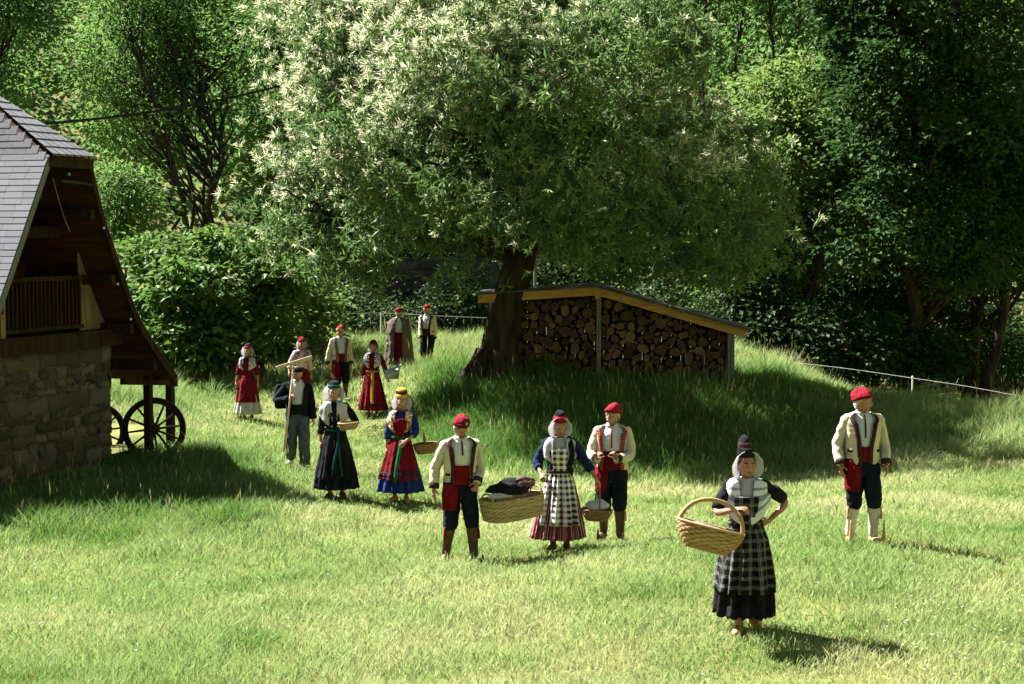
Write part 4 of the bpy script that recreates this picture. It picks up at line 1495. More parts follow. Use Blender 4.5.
        mb.grid(np.array(rows), None, True, (True, True))
        c = s.curl[q]
        for i, (o, ln) in enumerate(((.032, .072), (.011, .082), (-.011, .076), (-.031, .060))):
            b = w + f * .078 + ac * o * k
            ang, p, seg = c * .5, b, ln / 3
            path = [b - f * .015, b]
            for j in range(3):
                ang_ = c * (.55 + .55 * j)
                p = p + (f * math.cos(ang_) + pn * math.sin(ang_) + ac * o * 1.6 * (1 if j == 0 else .3)) * seg
                path.append(p)
            mb.tube(path, [.0095, .0095, .009, .0085, .0068], 8)
        t0 = w + f * .022 + ac * .028
        path = [t0, t0 + (ac * .75 + f * .55 + pn * .3) * .028, t0 + (ac * .75 + f * .75 + pn * .5) * .048, t0 + (ac * .65 + f * 1.0 + pn * .8) * .060]
        mb.tube(path, [.013, .0115, .010, .008], 8)

    # ---- clothes
    def sleeve(s, mb, q, r0=.072, r1=.055, r2=.046, to=1.0, wob=.004, start=.0, mi=0, bell=0.0):
        path = smooth_path([s.sh[q] * .9 + s.T((0, .005, 1.40)) * .1, s.sh[q] * .93 + s.el[q] * .07 + (0, 0, .0), s.el[q], s.wr[q]], 22)
        n = int(22 * to)
        t = np.linspace(0, 1, 22)
        rad = np.interp(t, [0, .15, .34, .66, .9, 1], [r0 * .62, r0 * .90, r0 * .94, r1, r2, r2 + bell])[:n]
        rad = rad + wob * np.sin(np.arange(n) * 1.9 + s.seed) + wob * .6 * np.sin(np.arange(n) * 3.3)
        mb.tube(path[:n], rad, 14, (True, False), mi)
        return path, rad

    def cuff(s, name, q, m, rad, ln=.05, parent=None):
        v = unit(s.wr[q] - s.el[q])
        a = s.wr[q] - v * ln
        MB().tube([a, a + v * ln * .5, s.wr[q] + v * .006], [rad, rad * 1.06, rad * 1.02], 14, False).build(name, m, parent or s.root, True, solid=.006)

    def jacket(s, m, trim, gap=(.52, .46, .30), zlow=.93, trimw=.16, sleeves=True, cuff=None, pockets=True, off=.026, elbows=1.0, name='jacket'):
        mb = MB()

        def zf(A, Z):
            g = np.interp(Z, [zlow, 1.15, 1.36, 1.47], [gap[0], gap[1], gap[2] + .12, gap[2] + .55])
            f = (A - .5) / (2 * math.pi - 1.0)
            return g + f * (2 * math.pi - 2 * g), Z
        s.torso(mb, zlow, 1.472, off, .5, 2 * math.pi - .5, 40, 18, .0035, zf)
        if sleeves:
            for q in 'RL':
                s.sleeve(mb, q, .066, .056, .050, elbows)
        j = mb.build(name, m, s.root, True, solid=.010)
        zz = np.linspace(zlow, 1.474, 20)
        for sg in (1, -1):
            g = np.interp(zz, [zlow, 1.15, 1.36, 1.47], [gap[0], gap[1], gap[2] + .12, gap[2] + .55])
            wd = trimw * np.interp(zz, [zlow, 1.3, 1.47], [1, 1.1, 1.5])
            A = np.stack([g - .03, g + wd * .5, g + wd], 1) * sg
            G = s.tor(zz[:, None], A, off + .0105 + np.array([0, .004, 0]))
            UV = np.stack([A * .16, np.repeat(zz[:, None], 3, 1)], -1)
            MB().grid(G, UV).build('front_braid', trim, j, True, solid=.006)
        if cuff is not None and sleeves:
            for q in 'RL':
                s.cuff('cuff', q, cuff, .056, .062, j)
        if pockets:
            for sg in (1, -1):
                a = np.linspace(.80, 1.22, 7) * sg
                z = np.array([1.035, 1.065])
                G = s.tor(z[:, None], a[None], off + .013)
                MB().grid(G).build('pocket_flap', M_trim, j, True, solid=.006)
        A = np.linspace(gap[0] + .05, 2 * math.pi - gap[0] - .05, 36)
        return j

    def shirt(s, m=None, name='shirt', z0=.90, sleeves=False, collar=True, off=.006):
        mb = MB()
        s.torso(mb, z0, 1.47, off, wob=.003)
        if sleeves:
            for q in 'RL':
                s.sleeve(mb, q, .064, .052, .044)
        o = mb.build(name, m or M_shirt, s.root, True)
        if collar:
            mb = MB()
            A = np.linspace(.35, 2 * math.pi - .35, 22)
            G = [s.T(np.stack([.064 * k * np.sin(A), .008 - .062 * k * np.cos(A), 1.462 + h + 0 * A], -1)) for k, h in ((1.18, -.012), (1.06, .022), (1.16, .034), (1.38, -.008))]
            mb.grid(np.array(G))
            mb.build('collar', m or M_shirt, o, True, solid=.004)
        return o

    def placket(s, m, z0=1.20):
        z = np.linspace(z0, 1.45, 6)
        G = s.tor(z[:, None], np.array([-.05, .05])[None], .012)
        MB().grid(G).build('neck_cord', m, s.root, True, solid=.004)

    def sash(s, m=None, z0=.93, z1=1.10, tail=None, name='sash'):
        mb = MB()
        Z = np.linspace(z0, z1, 8)
        A = np.linspace(0, 2 * math.pi, 36, endpoint=False)
        G = s.tor(Z[:, None], A[None], .017 + (.004 * np.sin(np.arange(8) * 2.2))[:, None])
        mb.grid(G, None, True)
        o = mb.build(name, m or M_red, s.root, True, solid=.008)
        if tail:
            q, ln = tail
            sg = -1 if q == 'R' else 1
            rows = []
            for t in np.linspace(0, 1, 9):
                c = s.hip[q] + (0, 0, .07) if t == 0 else s.hip[q] * (1 - ln * t) + s.knee[q] * ln * t + (0, 0, .05 * (1 - t))
                r_ = np.interp(t, [0, .3, 1], [.122, .138, .128 + .004 * (ln > .7)])
                an = np.linspace(-1.35, .30, 9) * sg * -1
                r_ = r_ * (1 + .05 * np.sin(np.arange(9) * 2.3 + t * 4))
                rows.append(c + np.stack([np.sin(an) * r_ , -np.cos(an) * r_, .012 * np.sin(np.arange(9) * 2.9) * (t == 1)], -1))
            MB().grid(np.array(rows)).build('sash_end', m or M_red, o, True, solid=.006)
        return o

    def breeches(s, m, below=.16, r=(.108, .102, .086, .078), name='breeches', full=False):
        mb = MB()
        Z = np.linspace(.77, 1.03, 9)
        A = np.linspace(0, 2 * math.pi, 28, endpoint=False)
        mb.grid(s.tor(Z[:, None], A[None], .010), None, True, (True, False))
        for q in 'RL':
            end = s.knee[q] * (1 - below) + s.ank[q] * below if not full else s.ank[q] + (0, 0, .02)
            path = smooth_path([s.hip[q] + (0, .0, .03), s.hip[q] * .5 + s.knee[q] * .5 + (0, -.01, 0), s.knee[q], end] if not full else [s.hip[q] + (0, 0, .03), s.hip[q] * .5 + s.knee[q] * .5, s.knee[q], s.knee[q] * .5 + s.ank[q] * .5, end], 16)
            rad = np.interp(np.linspace(0, 1, 16), [0, .3, .75, 1], r) + .003 * np.sin(np.arange(16) * 2.1 + s.seed)
            mb.tube(path, rad, 16, (True, True))
        return mb.build(name, m, s.root, True)

    def lower(s, m, name, r=.056, ties=None, top=.0):
        for q in 'RL':
            a = s.knee[q] * (1 - top) + s.ank[q] * top
            path = smooth_path([a, a * .6 + s.ank[q] * .4, s.ank[q] + (0, 0, -.01)], 10)
            rad = np.interp(np.linspace(0, 1, 10), [0, .35, .85, 1], [r * 1.08, r * 1.12, r * .80, r * .86])
            o = MB().tube(path, rad, 14, (True, True)).build(name, m, s.root, True)
            if ties is not None:
                sg = -1 if q == 'R' else 1
                p0 = a + (sg * r * .9, -.02, -.03)
                MB().tube(bez(p0, p0 + (sg * .035, -.01, -.05), p0 + (sg * .02, -.015, -.17), 7), [.008, .010, .011, .012, .013, .016, .018], 7).build('garter_tassel', ties, o, True)

    def shoes(s, m, tip=.0, name='clog', big=1.0):
        for q, sg in (('R', -1), ('L', 1)):
            a = s.ank[q]
            t = unit(np.array([sg * .22, -1, 0]))
            b = a * np.array([1, 1, 0]) + (0, 0, a[2] - .085)
            path = [b - t * .075 + (0, 0, .030), b - t * .03 + (0, 0, .038), b + t * .05 + (0, 0, .040), b + t * .12 + (0, 0, .036), b + t * .17 + (0, 0, .036)]
            rad = [.030, .044, .045, .043, .034]
            if tip:
                path += [b + t * .21 + (0, 0, .05), b + t * .235 + (0, 0, .05 + tip * .45), b + t * .235 + (0, 0, .05 + tip)]
                rad += [.026, .016, .006]
            else:
                path += [b + t * .20 + (0, 0, .036)]
                rad += [.02]
            n = len(path) * 2 + 3
            path2 = smooth_path(path, n)
            rad2 = np.interp(np.linspace(0, 1, n), np.linspace(0, 1, len(rad)), rad) * big
            MB().tube(path2, rad2, 12, True).build(name, m, s.root, True)

    def hair(s, m, low=-.05, front=1.05, k=1.045):
        th = np.linspace(front, 2 * math.pi - front, 26)
        ph = np.linspace(-.55, 1.5, 12)
        TH, F_ = np.meshgrid(th, np.linspace(0, 1, 12))
        lo = np.interp(np.minimum(TH, 2 * math.pi - TH), [1.0, 1.35, 1.75, 2.2, 3.2], [.42, .18, -.02, -.5, -.62])
        PH = lo * (1 - F_) + 1.5 * F_
        G = np.stack([np.cos(PH) * np.sin(TH) * .078 * k, -np.cos(PH) * np.cos(TH) * .098 * k + .004, np.sin(PH) * .120 * k], -1)
        G += .003 * np.sin(TH * 23 + PH * 5)[..., None]
        MB().grid(s.hp(G)).build('hair', m, s.root, True, solid=.008)

    def face(s, m=None, moustache=False):
        for sg in (-1, 1):
            MB().tube(s.hp([(sg * .016, -.091, .030), (sg * .033, -.091, .035), (sg * .050, -.080, .029)]), .0050, 6).build('eyebrow', m or s.brow, s.root, True)
        MB().tube(s.hp([(-.023, -.088, -.058), (-.010, -.0985, -.056), (0, -.100, -.057), (.010, -.0985, -.056), (.023, -.088, -.058)]), [.002, .0045, .005, .0045, .002], 7).build('mouth', M_lip, s.root, True)
        if moustache:
            MB().tube(s.hp([(-.032, -.088, -.05), (-.012, -.105, -.042), (0, -.107, -.040), (.012, -.105, -.042), (.032, -.088, -.05)]), [.003, .008, .008, .008, .003], 7).build('moustache', m or s.brow, s.root, True)

    def cap(s, m=None, band=None, tilt=.012, slouch=.02, badge=None, h=.085, name='cap'):
        A = np.linspace(0, 2 * math.pi, 26, endpoint=False)
        rows = []
        for z, k, dx in ((.040, 1.06, 0), (.060, 1.14, .0), (.085, 1.16, .2), (.105, 1.08, .5), (.105 + h * .35, .86, .8), (.105 + h * .55, .55, 1), (.105 + h * .62, .15, 1.1)):
            rr_ = k * (1 + .02 * np.sin(A * 5 + z * 60 + s.seed))
            y0 = .012 + slouch * dx
            rows.append(np.stack([.080 * rr_ * np.sin(A) + tilt * dx * 2, y0 - .100 * rr_ * np.cos(A), z + .020 * np.clip(-np.cos(A) * -1, -1, 1) * (1 - dx * .5) + .004 * np.sin(A * 3 + s.seed)], -1))
        c = MB().grid(s.hp(np.array(rows)), None, True, (False, True)).build(name, m or M_redcap, s.root, True)
        rows = [np.stack([.080 * k * np.sin(A), .012 - .100 * k * np.cos(A), z + .020 * np.cos(A)], -1) for z, k in ((.032, 1.08), (.050, 1.15), (.068, 1.16), (.074, 1.10))]
        MB().grid(s.hp(np.array(rows)), None, True).build('cap_band', band or m or M_redcap, c, True, solid=.006)
        if badge:
            MB().ball(s.hp((.008, -.098, .115)), (.030, .012, .034), 14, 8, s.HR, 0).ball(s.hp((.008, -.108, .116)), (.016, .008, .022), 12, 7, s.HR, 1).build('cap_rosette', badge, c, True)
        return c

    def bonnet(s, m, flare=.045, amax=2.5, depth=.17, name='bonnet', top=1.0):
        a = np.linspace(-amax, amax, 30)
        rows = []
        for t in np.linspace(0, 1, 12):
            y = .112 - depth * t
            r_ = np.interp(t, [0, .12, .4, .7, 1], [.03, .085, .108, .110, .110]) + flare * max(0, (t - .5) / .5) ** 1.5 * np.interp(np.abs(a), [0, .8, 1.8, 2.5], [.15 * top, .5, 1.0, 1.1])
            wv = .004 * np.sin(a * 11) * t
            rows.append(np.stack([(r_ + wv) * np.sin(a) * .92, y + .03 * np.clip(np.abs(a) - 1.4, 0, 2) * t, (r_ + wv) * np.cos(a) * np.where(np.cos(a) > 0, 1.06, 1.0) + .008], -1))
        return MB().grid(s.hp(np.array(rows))).build(name, m, s.root, True, solid=.004)

    def crown_hat(s, bands, name='headdress', r=.082, y0=.028, lean=.15, base=.078):
        """stacked soft rings on top of the head: list of (height, radius factor, material)"""
        A = np.linspace(0, 2 * math.pi, 22, endpoint=False)
        z, o0 = base, None
        for i, (h, k0, k1, m) in enumerate(bands):
            rows = []
            for t in np.linspace(0, 1, 5):
                k = k0 * (1 - t) + k1 * t + .05 * math.sin(t * math.pi)
                rows.append(np.stack([r * k * np.sin(A) * (1 + .03 * np.sin(A * 4 + i)), y0 + lean * (z - base) - r * 1.12 * k * np.cos(A), z + h * t - .012 * np.cos(A)], -1))
            o = MB().grid(s.hp(np.array(rows)), None, True, (True, True)).build(name if i == 0 else 'headdress_band', m, s.root if i == 0 else o0, True)
            o0 = o0 or o
            z += h * .93
        return o0

    def skirt(s, m, hem=.16, rh=(.27, .24), waist=1.03, folds=13, amp=.02, push=(0, 0), name='skirt', a0=0.0, a1=2 * math.pi, t1=1.0, t0=0.0, off=0.0, parent=None, solid=.006, rows=22, n=96, lab=None, scallop=0.0):
        cl = a1 - a0 > 6.28
        A = np.linspace(a0, a1, n, endpoint=not cl)
        Tt = np.linspace(t0, t1, rows)
        AA, TT = np.meshgrid(A, Tt)
        rx = np.interp(TT, [0, .10, .25, 1], [s.tab[5, 0] + .012, .165, .20, rh[0]]) + off
        ry = np.interp(TT, [0, .10, .25, 1], [s.tab[5, 1] + .012, .135, .165, rh[1]]) + off
        f = amp * 1.35 * np.clip(TT * 1.3, 0, 1) * (np.sin(AA * folds + s.seed + .8 * np.sin(AA * 3 + s.seed)) + .5 * np.sin(AA * (folds * 1.7) + 2 * s.seed + TT * 2.5) + .45 * np.sin(AA * 4 + s.seed * 3 + TT))
        Z = waist - (waist - hem) * TT + scallop * np.sin(AA * folds * 2) * TT ** 6
        x = (rx + f) * np.sin(AA) + push[0] * TT
        y = -(ry + f) * np.cos(AA) + push[1] * TT
        pts = np.stack([x, y, Z], -1)
        UV = np.stack([AA * .22 * (1 if not m in (M_strip,) else 1), Z], -1)
        s._sk = (hem, rh, waist, folds, amp, push)
        return MB().grid(pts, UV, cl).build(name, m, parent or s.root, True, solid=solid, label=lab)

    def shawl(s, m, low=(1.17, 1.26, 1.14), rx=.215, ry=.145, gap=(.55, .10), name='shawl', end=None, thick=.008):
        n = 60
        rows, uvs = [], []
        f = np.linspace(0, 1, n)
        for t in np.linspace(0, 1, 12):
            g = gap[0] * (1 - t) ** 1.3 + gap[1] * (1 - (1 - t) ** 1.3)
            A = g + f * (2 * math.pi - 2 * g)
            c = np.cos(A)
            zl = np.where(c > 0, low[1] + (low[0] - low[1]) * c ** 2, low[1] + (low[2] - low[1]) * c ** 2)
            X = np.interp(t, [0, .2, .4, .6, .8, 1], [.070, .125, .185, .224, rx * 1.04, rx * 1.07])
            Y = np.interp(t, [0, .2, .4, .6, .8, 1], [.066, .098, .125, ry, ry + .006, ry + .008])
            zt = np.interp(t, [0, .2, .4, .6], [1.474, 1.462, 1.446, 1.395]) if t <= .6 else None
            Zz = zt + 0 * A if zt is not None else 1.395 + (zl - 1.395) * ((t - .6) / .4)
            w = .006 * np.sin(A * 9 + s.seed) * t
            rows.append(s.T(np.stack([(X + w) * np.sin(A), .006 - (Y + w) * c, Zz], -1)))
            uvs.append(np.stack([A * .2, np.full(n, t)], -1))
        o = MB().grid(np.array(rows), np.array(uvs)).build(name, m, s.root, True, solid=thick)
        return o

    def strip(s, m, pts, w, name='ribbon', parent=None, nrm=(0, -1, 0)):
        p = smooth_path(np.asarray(pts, float), 14)
        T_ = unit(np.gradient(p, axis=0))
        S = unit(np.cross(T_, np.asarray(nrm, float)))
        G = np.stack([p - S * w / 2, p + S * w / 2], 1)
        return MB().grid(G).build(name, m, parent or s.root, True, solid=.004)
# ------------------------------------------------------------------ the villagers
# 1 the woman in plaid, nearest
f = Fig('woman in black and white plaid apron and black pointed hat, hand on hip', (745, 629), 15.2, 1.615, -6, True, lean=.03, yaw=16, pitch=2, seed=1, voxel=.0065,
        legs={'R': (-.06, -.15, .085), 'L': (.08, .14, .11)}, wrists={'R': (737, 509, -.27), 'L': (769, 521, -.02)}, poles={'R': (-1, .1, -.9), 'L': (1, .55, .1)},
        curl=(.9, .5), palm={'R': (0, .3, -1), 'L': (-1, .2, 0)}, hold={'L': (-.8, -.35, -.35)})
woman_plaid = f
mb = MB()
f.torso(mb, .98, 1.468, .008, wob=.003)
mb.build('blouse', M_white_c, f.root, True)
mb = MB()
f.torso(mb, .98, 1.40, .016, .42, 2 * math.pi - .42, 40, 12, .003)
for q in 'RL':
    f.sleeve(mb, q, .066, .058, .050, .66)
mb.build('bodice', M_blackc, f.root, True, solid=.006)
f.skirt(M_blackc, .17, (.265, .25), folds=11, amp=.022, push=(-.01, -.045), name='skirt', scallop=.012)
f.skirt(M_plaid, .40, (.262, .25), folds=11, amp=.018, a0=-1.75, a1=1.75, off=.014, name='apron', t1=1.0, push=(-.01, -.045))
mb = MB()
f.torso(mb, 1.00, 1.31, .030, -.62, .62, 18, 10)
mb.build('apron_bib', M_plaid, f.root, True, solid=.005)
mb = MB()
f.torso(mb, 1.02, 1.055, .034, n=40, rows=4)
mb.build('apron_belt', M_plaid, f.root, True, solid=.006)
f.shawl(M_shawl, (1.03, 1.225, 1.08), .222, .150, (.66, .16))
f.hair(M_hair_dark, front=1.15)
f.face(M_hair_dark)
f.bonnet(M_white_c, .065, 2.6, .165)
f.crown_hat([(.085, 1.18, 1.0, M_blackc), (.05, .98, .80, M_trim), (.05, .80, .35, M_blackc)], r=.074, lean=.35, base=.092, y0=.03)
f.shoes(M_clog, big=.95)
f.lower(M_tan, 'stocking', .044)

# 2 the man at the far right of the group
f = Fig('man in cream jacket with red cap and pale leggings, standing apart and looking away', (861, 536), 19.4, 1.735, 4, yaw=58, pitch=-4, seed=2, voxel=.008, legs={'R': (-.13, .0, .085), 'L': (.13, -.05, .085)},
        wrists={'R': [-.265, -.06, .89], 'L': [.255, -.08, .89]}, palm={'R': (1, .3, 0), 'L': (-1, .3, 0)}, curl=(.5, .5))
f.shirt()
f.placket(M_trim)
f.jacket(M_cream, M_trim, (.20, .30, .30), .90, .22, cuff=M_trim)
f.sash(tail=('R', .70))
f.breeches(M_navy)
f.lower(M_wool_sock, 'legging', .060, M_clog)
f.shoes(M_clog, .24)
f.hair(M_hair_grey)
f.face()
f.cap(slouch=.03)

# 3 the man at the front of the long basket
f = Fig('grey haired man with rosette cap carrying the front of the long basket', (460, 560), 19.7, 1.69, 14, yaw=12, pitch=22, lean=.08, seed=3, voxel=.0075, legs={'R': (-.15, .10, .09), 'L': (.14, -.14, .085)},
        wrists={'R': (434, 488, -.06), 'L': (477, 483, -.12)}, palm={'R': (1, .3, 0), 'L': (-.3, .9, 0)}, curl=(.55, 1.3))
man_front = f
f.shirt()
f.placket(M_trim, 1.28)
f.jacket(M_cream, M_trim, (.52, .50, .40), .92, .24, cuff=M_trim)
f.sash(tail=('R', .62), z1=1.16)
f.breeches(M_navy)
f.lower(M_brown_l, 'gaiter', .062, M_redcap)
f.shoes(M_brown_l, .10)
f.hair(M_hair_grey)
f.face()
f.cap(M_redcap, M_red, badge=[M_navy, M_flor_grey], tilt=.01)

# 4 the woman at the back of the long basket
f = Fig('woman in checked apron, white shawl and red topped bonnet carrying two baskets', (560, 552), 20.3, 1.60, -4, True, lean=.05, yaw=6, pitch=6, seed=4, voxel=.0075, legs={'R': (-.09, .04, .085), 'L': (.09, -.10, .09)},
        wrists={'R': (541, 474, -.10), 'L': (596, 478, -.12)}, palm={'R': (.3, .9, 0), 'L': (-1, .3, 0)}, curl=(1.2, 1.4))
woman_check = f
mb = MB()
f.torso(mb, .98, 1.462, .008)
mb.build('blouse', M_white_c, f.root, True)
mb = MB()
f.torso(mb, .98, 1.42, .016, .45, 2 * math.pi - .45, 40, 12, .003)
for q in 'RL':
    f.sleeve(mb, q, .070, .060, .052, .9)
mb.build('jacket', M_bluejac, f.root, True, solid=.007)
f.skirt(M_strip, .17, (.33, .28), folds=17, amp=.020, push=(-.03, 0))
f.skirt(M_ging, .36, (.285, .26), folds=11, amp=.020, a0=-1.05, a1=1.15, off=.016, name='apron')
mb = MB()
f.torso(mb, 1.0, 1.34, .028, -.55, .55, 18, 10)
mb.build('apron_bib', M_ging, f.root, True, solid=.005)
mb = MB()
f.torso(mb, 1.01, 1.045, .034, n=40, rows=4)
mb.build('apron_belt', M_trim, f.root, True, solid=.006)
f.shawl(M_white_c, (1.12, 1.24, 1.15), .215, .150, (.62, .30))
f.strip(M_blackc, [f.T((.10, -.02, 1.475)), f.T((.135, -.115, 1.40)), f.T((.16, -.16, 1.28)), f.T((.13, -.175, 1.13))], .07, 'dark_scarf_end')
f.hair(M_hair_grey, front=1.15)
f.face()
f.bonnet(M_white_c, .062, 2.5, .165)
f.crown_hat([(.07, 1.15, .95, M_redcap), (.05, .85, .6, M_blackc)], lean=.3, base=.085)
f.shoes(M_brown_l)
f.lower(M_brown_l, 'stocking', .046)

# 5 the man behind her
f = Fig('man in braided braces and navy breeches, both fists at his chest', (612, 546), 21.0, 1.69, -8, yaw=-26, pitch=0, seed=5, voxel=.008, legs={'R': (-.12, .14, .10), 'L': (.11, -.06, .085)},
        wrists={'R': (597, 459, -.26), 'L': (616, 459, -.26)}, poles={'R': (-.6, .4, -1), 'L': (.9, .4, -1)}, curl=(1.7, 1.7), palm={'R': (.6, .4, -.2), 'L': (-.6, .4, -.2)}, hold={'R': (.35, -.1, .9), 'L': (-.35, -.1, .9)})
f.shirt()
f.placket(M_redcap)
f.jacket(M_cream, M_braid, (.62, .60, .46), .92, .26, cuff=M_trim, pockets=False)
f.sash(tail=('R', .6), z1=1.16)
f.breeches(M_navy)
f.lower(M_brown_l, 'gaiter', .060, M_tan)
f.shoes(M_brown_l, .12)
f.hair(M_hair_grey)
f.face(moustache=True)
f.cap(slouch=.02)

# 6 the woman in red apron over blue
f = Fig('woman in red apron over a bright blue skirt, with a yellow banded headdress', (401, 504), 24.9, 1.57, -5, True, fat=1.06, seed=6, legs={'R': (-.10, .02, .085), 'L': (.10, -.05, .085)}, yaw=8, side=.03,
        wrists={'R': (385, 458, -.05), 'L': (406, 441, -.26)}, poles={'L': (1, .3, -.6)}, palm={'R': (1, .3, 0), 'L': (0, 1, -.2)}, curl=(.5, .4))
woman_blue = f
mb = MB()
f.torso(mb, .98, 1.46, .010)
for q in 'RL':
    f.sleeve(mb, q, .074, .064, .054, .86)
mb.build('bodice', M_blue, f.root, True)
f.skirt(M_blue, .17, (.36, .31), folds=15, amp=.02)
f.skirt(M_red, .37, (.318, .285), folds=9, amp=.014, a0=-1.35, a1=1.35, off=.016, name='apron')
f.skirt(M_trim, .37, (.318, .285), folds=9, amp=.014, a0=-1.35, a1=1.35, off=.024, name='apron_border', t0=.82, t1=.92, rows=4)
mb = MB()
f.torso(mb, 1.02, 1.34, .026, -.6, .6, 18, 10)
mb.build('apron_bib', M_red, f.root, True, solid=.005)
mb = MB()
f.torso(mb, 1.02, 1.06, .036, n=40, rows=4)
mb.build('ribbon_belt', M_green, f.root, True, solid=.006)
f.strip(M_green, [(.03, -.165, 1.05), (.02, -.225, .85), (-.02, -.27, .62), (-.05, -.305, .34)], .06)
f.shawl(M_flor_cream, (1.10, 1.25, 1.14), .225, .155, (.60, .30))
f.hair(M_hair_grey, front=1.15)
f.face()
f.bonnet(M_white_c, .070, 2.4, .12, top=.2)
f.crown_hat([(.055, 1.18, 1.10, M_yellow), (.055, 1.06, 1.02, M_trim), (.035, .98, .80, M_yellow)], lean=.1, base=.085)
f.shoes(M_clog, big=1.05)

# 7 the woman in black with teal ribbon
f = Fig('woman in long black dress with teal ribbon and white shawl, holding a shallow basket', (336, 493), 24.9, 1.66, 3, True, seed=7, yaw=-6, side=-.03, legs={'R': (-.09, -.03, .085), 'L': (.09, .05, .085)},
        wrists={'R': (320, 449, -.03), 'L': (347, 428, -.26)}, poles={'L': (1, .3, -.7)}, palm={'R': (1, .2, 0), 'L': (0, .2, 1)}, curl=(.5, .5))
woman_black = f
mb = MB()
f.torso(mb, .98, 1.46, .010)
for q in 'RL':
    f.sleeve(mb, q, .064, .056, .050, .9)
mb.build('bodice', M_blackc, f.root, True)
f.skirt(M_navy, .15, (.32, .28), folds=14, amp=.022)
f.skirt(M_blackc, .30, (.29, .26), folds=9, amp=.014, a0=-1.2, a1=1.2, off=.014, name='apron')
f.shawl(M_white_c, (1.08, 1.25, 1.14), .225, .150, (.40, .10))
mb = MB()
for sg in (-1, 1):
    z = np.linspace(1.05, 1.29, 7)
    a0, a1 = np.interp(z, [1.05, 1.29], [.0, .30]), np.interp(z, [1.05, 1.29], [.52, .36])
    mb.grid(f.tor(z[:, None], np.stack([a0, a1], 1) * sg, .042))
mb.build('bodice_points', M_blackc, f.root, True, solid=.005)
mb = MB()
f.torso(mb, 1.02, 1.055, .034, n=40, rows=4)
mb.build('ribbon_belt', M_teal, f.root, True, solid=.006)
for dx in (.05, -.11):
    f.strip(M_teal, [(.05, -.160, 1.04), (.05 + dx * .1, -.215, .82), (.05 + dx * .5, -.255, .62), (.06 + dx, -.285, .36)], .032)
f.hair(M_hair_grey, front=1.15)
f.face()
f.bonnet(M_white_c, .075, 2.4, .13, top=.2)
f.crown_hat([(.05, 1.16, 1.08, M_teal), (.045, 1.0, .7, M_navy)], lean=.1, base=.085)
f.shoes(M_brown_l)

# 8 the man with the rake
f = Fig('man in dark beret and open waistcoat jacket shouldering a wooden rake', (298, 471), 27.7, 1.70, 6, seed=8, yaw=0, pitch=8, legs={'R': (-.12, .22, .16), 'L': (.12, -.08, .085)},
        wrists={'R': (289, 399, -.22), 'L': (314, 424, -.05)}, poles={'R': (-1, .2, -.6)}, palm={'R': (.8, .3, 0), 'L': (-1, .3, 0)}, curl=(1.5, .6), hold={'R': (.5, -.2, .5)})
man_rake = f
f.shirt()
f.jacket(M_navy, M_blackc, (.50, .48, .42), .90, .10, cuff=M_navy, pockets=False)
f.sash(M_blackc, z1=1.10)
f.breeches(M_grey_tr, full=True, r=(.105, .098, .088, .080), name='trousers')
f.shoes(M_wool_sock)
f.hair(M_hair_grey)
f.face()
f.cap(M_blackc, M_blackc, h=.02, name='beret')

# 9 the woman in red at the left
f = Fig('woman in plain red dress coat over a pale grey skirt, arms down, nearest the barn', (248, 419), 37.2, 1.60, -10, True, seed=9, yaw=8, side=.02, voxel=.010, wrists={'R': (236, 383, -.02), 'L': (258, 383, -.02)}, palm={'R': (1, .2, 0), 'L': (-1, .2, 0)})
mb = MB()
f.torso(mb, .98, 1.46, .010)
for q in 'RL':
    f.sleeve(mb, q, .068, .062, .058, .8)
mb.build('bodice', M_red, f.root, True)
f.skirt(M_greysk, .14, (.33, .28), folds=11, amp=.015)
f.skirt(M_red, .42, (.262, .255), folds=7, amp=.010, a0=-1.5, a1=1.5, off=.018, name='apron')
f.shawl(M_flor_grey, (1.14, 1.27, 1.14), .215, .145, (.45, .30))
f.hair(M_hair_grey, front=1.15)
f.face()
f.bonnet(M_white_c, .055, 2.5, .14)
f.crown_hat([(.055, 1.16, 1.0, M_redcap), (.05, .95, .6, M_blackc)], lean=.2, base=.085)
f.shoes(M_brown_l)

# 10 the woman behind the rake
f = Fig('woman in dark patterned shawl and red cap, partly hidden behind the rake carrier', (302, 408), 38.8, 1.58, 10, True, seed=10, yaw=-4, voxel=.010, wrists={'R': (289, 372, -.2), 'L': (312, 383, -.02)}, palm={'R': (1, .2, 0), 'L': (-1, .2, 0)})
mb = MB()
f.torso(mb, .98, 1.46, .010)
for q in 'RL':
    f.sleeve(mb, q, .066, .060, .056, .9)
mb.build('bodice', cloth('pink_cotton', (.60, .38, .38), 1.2), f.root, True)
f.skirt(M_red, .14, (.31, .27), folds=11, amp=.015)
f.shawl(M_flor_dark, (1.12, 1.27, 1.14), .215, .145, (.5, .2))
f.hair(M_hair_grey, front=1.15)
f.face()
f.bonnet(M_white_c, .035, 2.4, .12)
f.crown_hat([(.06, 1.16, 1.0, M_redcap), (.045, .95, .5, M_redcap)], lean=.2, base=.085)
f.shoes(M_brown_l)

# 11 the man in the pale jacket
f = Fig('man in wide buff jacket with brown edging and red cap, behind the woman in black', (341, 398), 39.6, 1.72, 16, seed=11, yaw=-12, side=-.02, voxel=.010, wrists={'R': (326, 370, -.02), 'L': (352, 371, -.02)}, palm={'R': (1, .2, 0), 'L': (-1, .2, 0)})
f.shirt()
f.jacket(M_cream, M_cloak, (.42, .42, .36), .90, .30, cuff=M_trim)
f.sash(tail=('R', .9))
f.breeches(M_navy)
f.lower(M_brown_l, 'gaiter', .060)
f.shoes(M_brown_l)
f.hair(M_hair_grey)
f.face()
f.cap(M_redcap, M_flor_cream)

